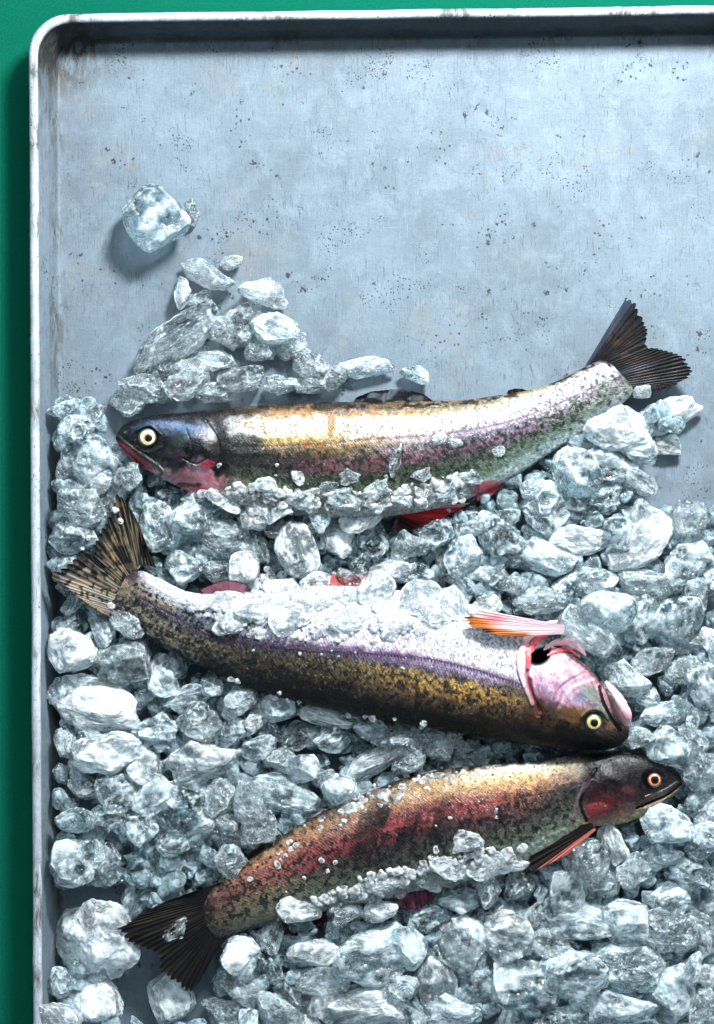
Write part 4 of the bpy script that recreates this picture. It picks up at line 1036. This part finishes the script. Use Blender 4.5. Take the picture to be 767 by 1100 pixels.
def put_ice(x, y, a, b, rot, mk, kd, z=None):
    if y < 440 and x < 480: mk = {'frost': 'ice', 'ice': 'glassy'}.get(mk, mk)
    if kd == 'round' and random.random() < .5: kd = 'cube'
    g = random
    o = bpy.data.objects.new('ice_chunk', proto(kd, g.randrange(5), mk))
    r = min(a, b); c = r * g.uniform(.62, .85)
    if HM[int(min(max(y, 0), 1249)), int(min(max(x, 0), 899))] > 0: c *= .5
    if (x, y) in ((630, 679), (652, 656)): z = 84
    if z is None and x < 215 and 925 < y < 1045 and x > 115: z = 16
    if z is None:
        gh = ground_h(x, y)
        if gh < 1e8: z = gh + c * .8
        else:
            z = 40 + g.uniform(-6, 8)
            fz = HM[int(min(max(y, 0), 1249)), int(min(max(x, 0), 899))]
            if fz > 0: z = fz + c * .12
            elif fishz(x, y, r) > 0: z = max(z, 50)
    o.location = W(x, y, z)
    # stretch is set by the scale; the wear pattern differs by a flip of the mesh
    flip = g.choice((0, 180)); 
    o.rotation_euler = (R(flip + g.uniform(-16, 16)), R(g.uniform(-16, 16)), R(rot + g.choice((0, 180)) + g.uniform(-4, 4)))
    q = 14.8 if y > 440 else 15.6
    o.scale = (a / q, b / q, c / 16.)
    link(o)
    placed.append(dict(o=o, x=x, y=y, a=a, b=b, z=z, mk=mk, kd=kd))
    return o
for h_ in HAND: put_ice(*h_)

# ---- smaller pieces filling the heap, each one its own
def in_heap(x, y):
    if x < 62 or x > 775 or y > 1110: return False
    if y < 430: return False
    if y < 470 and x > 115: return (x > 640 and y > 440 and x < 735)
    if x > 690 and y < 548 and y > 465: return False
    if x > 110 and x < 235 and y > 1005 and y < 1100: return False
    if x < 150 and y > 945 and y < 1040: return False
    return True
def clear_fish(x, y, r): return fishz(x, y, r * .7) == 0
n_fill = max(0, 296 - len(placed))
tries = 0; made = 0
occ = np.zeros((1250, 900))
def mark(x, y, a, b):
    r = (a + b) / 2
    y0, y1, x0, x1 = int(max(y - r, 0)), int(y + r), int(max(x - r, 0)), int(x + r)
    Y, X = np.ogrid[y0:y1, x0:x1]
    occ[y0:y1, x0:x1] += ((X - x) ** 2 + (Y - y) ** 2 < (r * .85) ** 2)
for p in placed: mark(p['x'], p['y'], p['a'], p['b'])
while made < n_fill and tries < 40000:
    tries += 1
    x = random.uniform(64, 772); y = random.uniform(440, 1105)
    r = random.uniform(12, 22)
    if not in_heap(x, y) or not clear_fish(x, y, r): continue
    lim = .25 if tries < 20000 else .6
    y0, y1, x0, x1 = int(y - r * .8), int(y + r * .8), int(x - r * .8), int(x + r * .8)
    if occ[max(y0, 0):y1, max(x0, 0):x1].mean() > lim: continue
    put_ice(x, y, r * random.uniform(1, 1.35), r * random.uniform(.75, 1), random.uniform(0, 180), random.choice((I, I, G, Fr)), random.choice(('lump', 'slab', 'shard', 'cube', 'lump', 'shard')), z=random.uniform(30, 44))
    mark(x, y, r, r); made += 1

# ---- labels that single each piece out
LM = [('the top trout\'s head', 160, 475), ('the top trout\'s belly', 350, 535), ('the top trout\'s back fin', 425, 425), ('the top trout\'s tail fin', 690, 385),
      ('the top trout\'s red belly fin', 460, 555), ('the top trout\'s tail stem', 610, 460),
      ('the middle trout\'s tail fin', 105, 600), ('the middle trout\'s tail stem', 180, 650), ('the middle trout\'s belly', 350, 645), ('the middle trout\'s pink front fin', 545, 668),
      ('the middle trout\'s eye', 638, 776), ('the middle trout\'s open gill', 580, 702), ('the middle trout\'s dark back', 300, 742), ('the middle trout\'s mid back', 470, 784),
      ('the bottom trout\'s eye', 703, 838), ('the bottom trout\'s black front fin', 595, 912), ('the bottom trout\'s tail fin', 180, 1005),
      ('the bottom trout\'s belly', 460, 950), ('the bottom trout\'s rear belly fin', 310, 998), ('the bottom trout\'s back', 360, 868),
      ('the pan\'s left wall at mid height', 66, 760), ('the pan\'s left wall near the bottom', 66, 930), ('the bottom edge at centre', 383, 1100), ('the bottom edge at far left', 80, 1100),
      ('the bottom right corner', 767, 1100), ('the right edge at mid height', 767, 650), ('the bare pan at upper left', 110, 300), ('the bare pan at right', 735, 510), ('the right edge below the eyes', 767, 960)]
DIRN = ['right of', 'above right of', 'above', 'above left of', 'left of', 'below left of', 'below', 'below right of']
bins = {}
for p in placed:
    d = [(math.hypot(p['x'] - q[1], p['y'] - q[2]), q) for q in LM]; dist, q = min(d, key=lambda t: t[0])
    a = math.degrees(math.atan2(q[2] - p['y'], p['x'] - q[1])) % 360
    k = int(((a + 22.5) % 360) // 45)
    bins.setdefault((q[0], k), []).append((dist, p))
ORD = ['nearest', 'second', 'third', 'fourth', 'fifth', 'sixth', 'seventh', 'eighth', 'ninth', 'tenth', 'eleventh', 'twelfth']
FIN = {'ice': 'cloudy', 'frost': 'frosted', 'glassy': 'clear'}
SHP = {'lump': 'lump', 'slab': 'slab', 'cube': 'block', 'round': 'nugget', 'shard': 'shard'}
for (lm, k), L in bins.items():
    L.sort(key=lambda t: t[0])
    for i, (dist, p) in enumerate(L):
        r = (p['a'] + p['b']) / 2
        size = 'large' if r > 25 else ('small' if r < 15 else 'medium')
        s = f"{size} {FIN[p['mk']]} ice {SHP[p['kd']]}, {ORD[min(i, 11)]} {DIRN[k]} {lm}"
        tag(p['o'], s, 'ice', 'crushed ice pieces heaped round the trout')

# ---- the mass under and between them, with the crumbs lying on the fish: one uncountable object
def build_bed():
    protos = []
    for j in range(14):
        protos.append(ice_shape(900 + j, KINDS[j % 5], ICO3))
    fine = icosphere(3)
    fprotos = [ice_shape(1900 + j, KINDS[j % 5], fine) for j in range(8)]
    VV = []; FF = []; MI = []; base = 0; cur = 0
    def add(x, y, z, a, b, c, P):
        nonlocal base
        v, f = P[random.randrange(len(P))]
        t = random.uniform(0, 6.28); ca, sa = math.cos(t), math.sin(t)
        u = random.uniform(0, 6.28); cu, su = math.cos(u), math.sin(u)
        v = v @ np.array([[1, 0, 0], [0, cu, -su], [0, su, cu]])
        v = v * [a, b, c]; v = v @ np.array([[ca, -sa, 0], [sa, ca, 0], [0, 0, 1]])
        VV.append(v * S + np.array(W(x, y, z))); FF.append(f + base); MI.append(np.full(len(f), cur)); base += len(v)
    # body of the heap
    st = 18
    yy = 440
    while yy < 1112:
        xx = 64
        while xx < 776:
            x = xx + random.uniform(-8, 8); y = yy + random.uniform(-8, 8)
            if in_heap(x, y):
                r = random.uniform(12, 18); z = random.uniform(24, 36) if HM[int(min(y, 1249)), int(x)] == 0 else 19
                add(x, y, z, r * 1.1, r * .95, r * .75, protos)
            xx += st
        yy += st
    # gravelly small bits in the gaps
    for _ in range(170):
        x = random.uniform(66, 770); y = random.uniform(445, 1105)
        if in_heap(x, y) and clear_fish(x, y, 4):
            r = random.uniform(4, 9); add(x, y, random.uniform(30, 44), r, r * .8, r * .7, fprotos)
    cur = 1
    # fine crushed grains hugging the fish outlines
    def edge(pts, n, sp, rr, zoff=.3):
        P = catmull(pts, 200)
        for _ in range(n):
            i = random.randrange(200); x = P[i, 0] + random.gauss(0, sp); y = P[i, 1] + random.gauss(0, sp * .7)
            r = random.uniform(*rr); fz = HM[int(y), int(x)]
            z = fz + r * zoff * .3 if fz > 0 else 40
            add(x, y, z, r * random.uniform(1, 1.4), r, r * .6, fprotos)
    edge([(200,536),(240,530),(300,535),(400,540),(500,528)], 70, 9, (3, 8))
    cur = 2
    edge([(240,500),(330,515),(440,510),(540,490)], 7, 9, (1.2, 3.2))
    cur = 1
    edge([(230,668),(300,672),(380,678),(470,680)], 90, 9, (3, 8))
    cur = 2
    edge([(230,690),(300,700),(400,708),(520,700)], 8, 7, (1.2, 3))
    cur = 1
    edge([(330,975),(400,955),(480,925),(560,925)], 70, 10, (3, 8))
    edge([(300,920),(360,880),(420,846),(500,828)], 55, 7, (1.5, 4.5))
    edge([(310,950),(400,900),(500,870),(560,870)], 9, 14, (1.2, 3.4))
    edge([(250,735),(320,760),(400,776),(500,796)], 120, 6, (2, 6))
    edge([(330,630),(300,625),(240,640)], 40, 8, (3, 7))
    for x, y, r in ((124,548,5),(130,560,4),(95,578,4),(88,590,3),(120,650,5),(268,944,4),(345,925,4),(352,937,3)):
        add(x, y, (HM[y, x] or 56) + 1, r, r, r * .6, fprotos)
    # half melted granular slush lying in sheets on the fish
    def slush(poly, th, seed, step=1.3):
        nonlocal base
        P = np.array(poly, float); x0, y0 = P.min(0) - 8; x1, y1 = P.max(0) + 8
        gx = np.arange(x0, x1, step); gy = np.arange(y0, y1, step); X, Y = np.meshgrid(gx, gy, indexing='ij')
        # soft inside mask from the polygon
        ins = np.zeros(X.shape, bool); dist = np.full(X.shape, 1e9)
        for i in range(len(P)):
            ax, ay = P[i]; bx, by = P[(i + 1) % len(P)]
            c_ = ((ay > Y) != (by > Y)) & (X < (bx - ax) * (Y - ay) / (by - ay + 1e-9) + ax); ins ^= c_
            dx, dy = bx - ax, by - ay; t = np.clip(((X - ax) * dx + (Y - ay) * dy) / (dx * dx + dy * dy), 0, 1)
            dist = np.minimum(dist, np.hypot(X - ax - t * dx, Y - ay - t * dy))
        sd = np.where(ins, dist, -dist) + (fbm2(X * .07, Y * .07, seed) - .5) * 22
        g = np.random.default_rng(seed); n = int((x1 - x0) * (y1 - y0) / 46)
        cx = g.uniform(x0, x1, n); cy = g.uniform(y0, y1, n); cr = g.uniform(3, 9.5, n); chh = g.uniform(.5, 1.2, n)
        bump = np.zeros(X.shape)
        for q in range(n):
            i0, i1 = int((cx[q] - cr[q] - x0) / step), int((cx[q] + cr[q] - x0) / step) + 2; j0, j1 = int((cy[q] - cr[q] - y0) / step), int((cy[q] + cr[q] - y0) / step) + 2
            i0 = max(i0, 0); j0 = max(j0, 0)
            d2 = ((X[i0:i1, j0:j1] - cx[q]) / cr[q]) ** 2 + ((Y[i0:i1, j0:j1] - cy[q]) / cr[q]) ** 2
            bump[i0:i1, j0:j1] = np.maximum(bump[i0:i1, j0:j1], chh[q] * cr[q] * np.sqrt(np.maximum(0, 1 - d2)))
        thick = np.minimum(sstep(-3, 6, sd) * 1.0, 1) * (th + bump * .75) - sstep(3, -4, sd) * 6
        hm = HM[np.clip(Y.astype(int), 0, 1249), np.clip(X.astype(int), 0, 899)].copy()
        hm[hm == 0] = 36
        k = np.hanning(9); k /= k.sum()
        hm = np.apply_along_axis(lambda v: np.convolve(np.pad(v, 4, 'edge'), k, 'valid'), 0, hm)
        hm = np.apply_along_axis(lambda v: np.convolve(np.pad(v, 4, 'edge'), k, 'valid'), 1, hm)
        Z = hm - 1.5 + thick; nx, ny = X.shape
        keep = thick > -1.5
        F_ = grid_faces(nx, ny); kf = keep.ravel()[F_].any(1)
        F_ = F_[kf]
        V_ = Warr(X, Y, Z).reshape(-1, 3); Vb = Warr(X, Y, hm - 4.5).reshape(-1, 3); N = len(V_)
        used = np.unique(F_); mp_ = -np.ones(N, int); mp_[used] = np.arange(len(used))
        F_ = mp_[F_]; nu_ = len(used)
        # closed shell: top, bottom, and walls at boundary edges
        E = {}
        for f4 in F_:
            for a_, b_ in ((f4[0], f4[1]), (f4[1], f4[2]), (f4[2], f4[3]), (f4[3], f4[0])):
                if (b_, a_) in E: del E[(b_, a_)]
                else: E[(a_, b_)] = 1
        wl = np.array([(b_, a_, a_ + nu_, b_ + nu_) for a_, b_ in E])
        Q = np.concatenate([F_[:, ::-1], F_ + nu_, wl])
        T_ = np.concatenate([Q[:, [0, 1, 2]], Q[:, [0, 2, 3]]])
        VV.append(np.concatenate([V_[used], Vb[used]])); FF.append(T_ + base); MI.append(np.full(len(T_), 1)); base += 2 * nu_
    cur = 1
    slush([(215,534),(245,524),(285,514),(330,522),(400,524),(450,514),(500,506),(520,516),(470,538),(420,556),(330,560),(240,552),(190,538)], -1.0, 3)
    slush([(225,650),(260,634),(330,640),(400,632),(500,640),(500,668),(440,684),(350,684),(290,682),(240,672)], -.8, 4)
    slush([(440,916),(480,902),(520,900),(556,915),(566,934),(520,948),(460,962),(400,968),(330,984),(300,990),(320,972),(400,940)], -1.2, 5)
    slush([(330,880),(380,852),(440,832),(500,822),(520,830),(450,850),(380,876)], -1.8, 6)
    allV = np.concatenate(VV); 
    F = np.concatenate(FF)
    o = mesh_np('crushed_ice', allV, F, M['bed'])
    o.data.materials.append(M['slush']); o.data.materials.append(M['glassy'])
    MI = np.concatenate(MI).astype(np.int32)
    if len(MI) == len(o.data.polygons): o.data.polygons.foreach_set('material_index', MI)
    else: print('MI mismatch', len(MI), len(o.data.polygons))
    tag(o, 'bed of fine crushed ice under and between the chunks, melting over the fish', 'crushed ice', kind='stuff')
build_bed()

# ------------------------------------------------------------------ light
def area(name, loc, target, size, sy, energy, color):
    L = bpy.data.lights.new(name, 'AREA'); L.shape = 'RECTANGLE'; L.size = size * S; L.size_y = sy * S; L.energy = energy; L.color = color
    o = link(bpy.data.objects.new(name, L)); o.location = [loc[0] * S, loc[1] * S, loc[2] * S]
    from mathutils import Vector
    d = Vector([t * S for t in target]) - o.location
    o.rotation_euler = d.to_track_quat('-Z', 'Y').to_euler()
    return o
area('window_light', (440, 1210, 1120), (0, 60, 0), 340, 230, 23., (.97, .99, 1.))
area('fill_light', (900, 300, 2300), (0, -100, 0), 1500, 1500, .4, (.80, .92, 1.))

w = bpy.data.worlds.new('World'); sc.world = w; w.use_nodes = True
nt = w.node_tree; bg = nt.nodes['Background']
# dim sky, bright lobe on the window side, other lobes added for ice glints
tc = nt.nodes.new('ShaderNodeTexCoord')
def wn(t, *ins, **kw):
    n = nt.nodes.new(t)
    for k, v in kw.items(): setattr(n, k, v)
    for i, v in enumerate(ins):
        if v is None: continue
        if isinstance(v, bpy.types.NodeSocket): nt.links.new(v, n.inputs[i])
        else: n.inputs[i].default_value = v
    return n.outputs
nrm = wn('ShaderNodeVectorMath', tc.outputs['Generated'], operation='NORMALIZE')[0]
total = None
for d, c0, c1, colr, st in (((.25, .82, .50), .80, .93, (.93, .97, 1.), 6.), ((-.75, .35, .55), .90, .97, (.75, .90, 1.), 4.5), ((.85, -.1, .5), .93, .98, (.85, .95, 1.), 4.),
                            ((.1, .2, .97), .955, .985, (.9, .97, 1.), 2.2), ((-.2, -.75, .6), .95, .985, (.7, .88, 1.), 3.), ((.0, .0, 1.), -.3, 1., (.38, .66, .84), .40)):
    L_ = math.sqrt(sum(x * x for x in d)); d = tuple(x / L_ for x in d)
    dp = wn('ShaderNodeVectorMath', nrm, d, operation='DOT_PRODUCT')[1]
    m = wn('ShaderNodeMapRange', dp, c0, c1, 0., st)[0]
    v = wn('ShaderNodeVectorMath', colr, None, operation='SCALE'); n = v[0].node; nt.links.new(m, n.inputs['Scale'])
    total = n.outputs[0] if total is None else wn('ShaderNodeVectorMath', total, n.outputs[0], operation='ADD')[0]
nt.links.new(total, bg.inputs[0]); bg.inputs[1].default_value = .72

# ------------------------------------------------------------------ camera
cam = bpy.data.cameras.new('camera'); co = link(bpy.data.objects.new('camera', cam)); co.location = (0, 0, H * S)
cam.sensor_fit = 'VERTICAL'; cam.sensor_height = 24; cam.lens = 24 * H / 1100.; cam.clip_start = .01; cam.clip_end = 50
sc.camera = co

sc.view_settings.view_transform = 'Standard'; sc.view_settings.look = 'None'; sc.view_settings.exposure = 0
cy = sc.cycles
cy.max_bounces = 7; cy.transmission_bounces = 6; cy.transparent_max_bounces = 6; cy.diffuse_bounces = 2; cy.glossy_bounces = 3
cy.use_adaptive_sampling = True; cy.adaptive_threshold = .07; cy.adaptive_min_samples = 16; cy.use_denoising = True; cy.caustics_refractive = True; cy.caustics_reflective = False; cy.blur_glossy = .6; cy.sample_clamp_indirect = 6
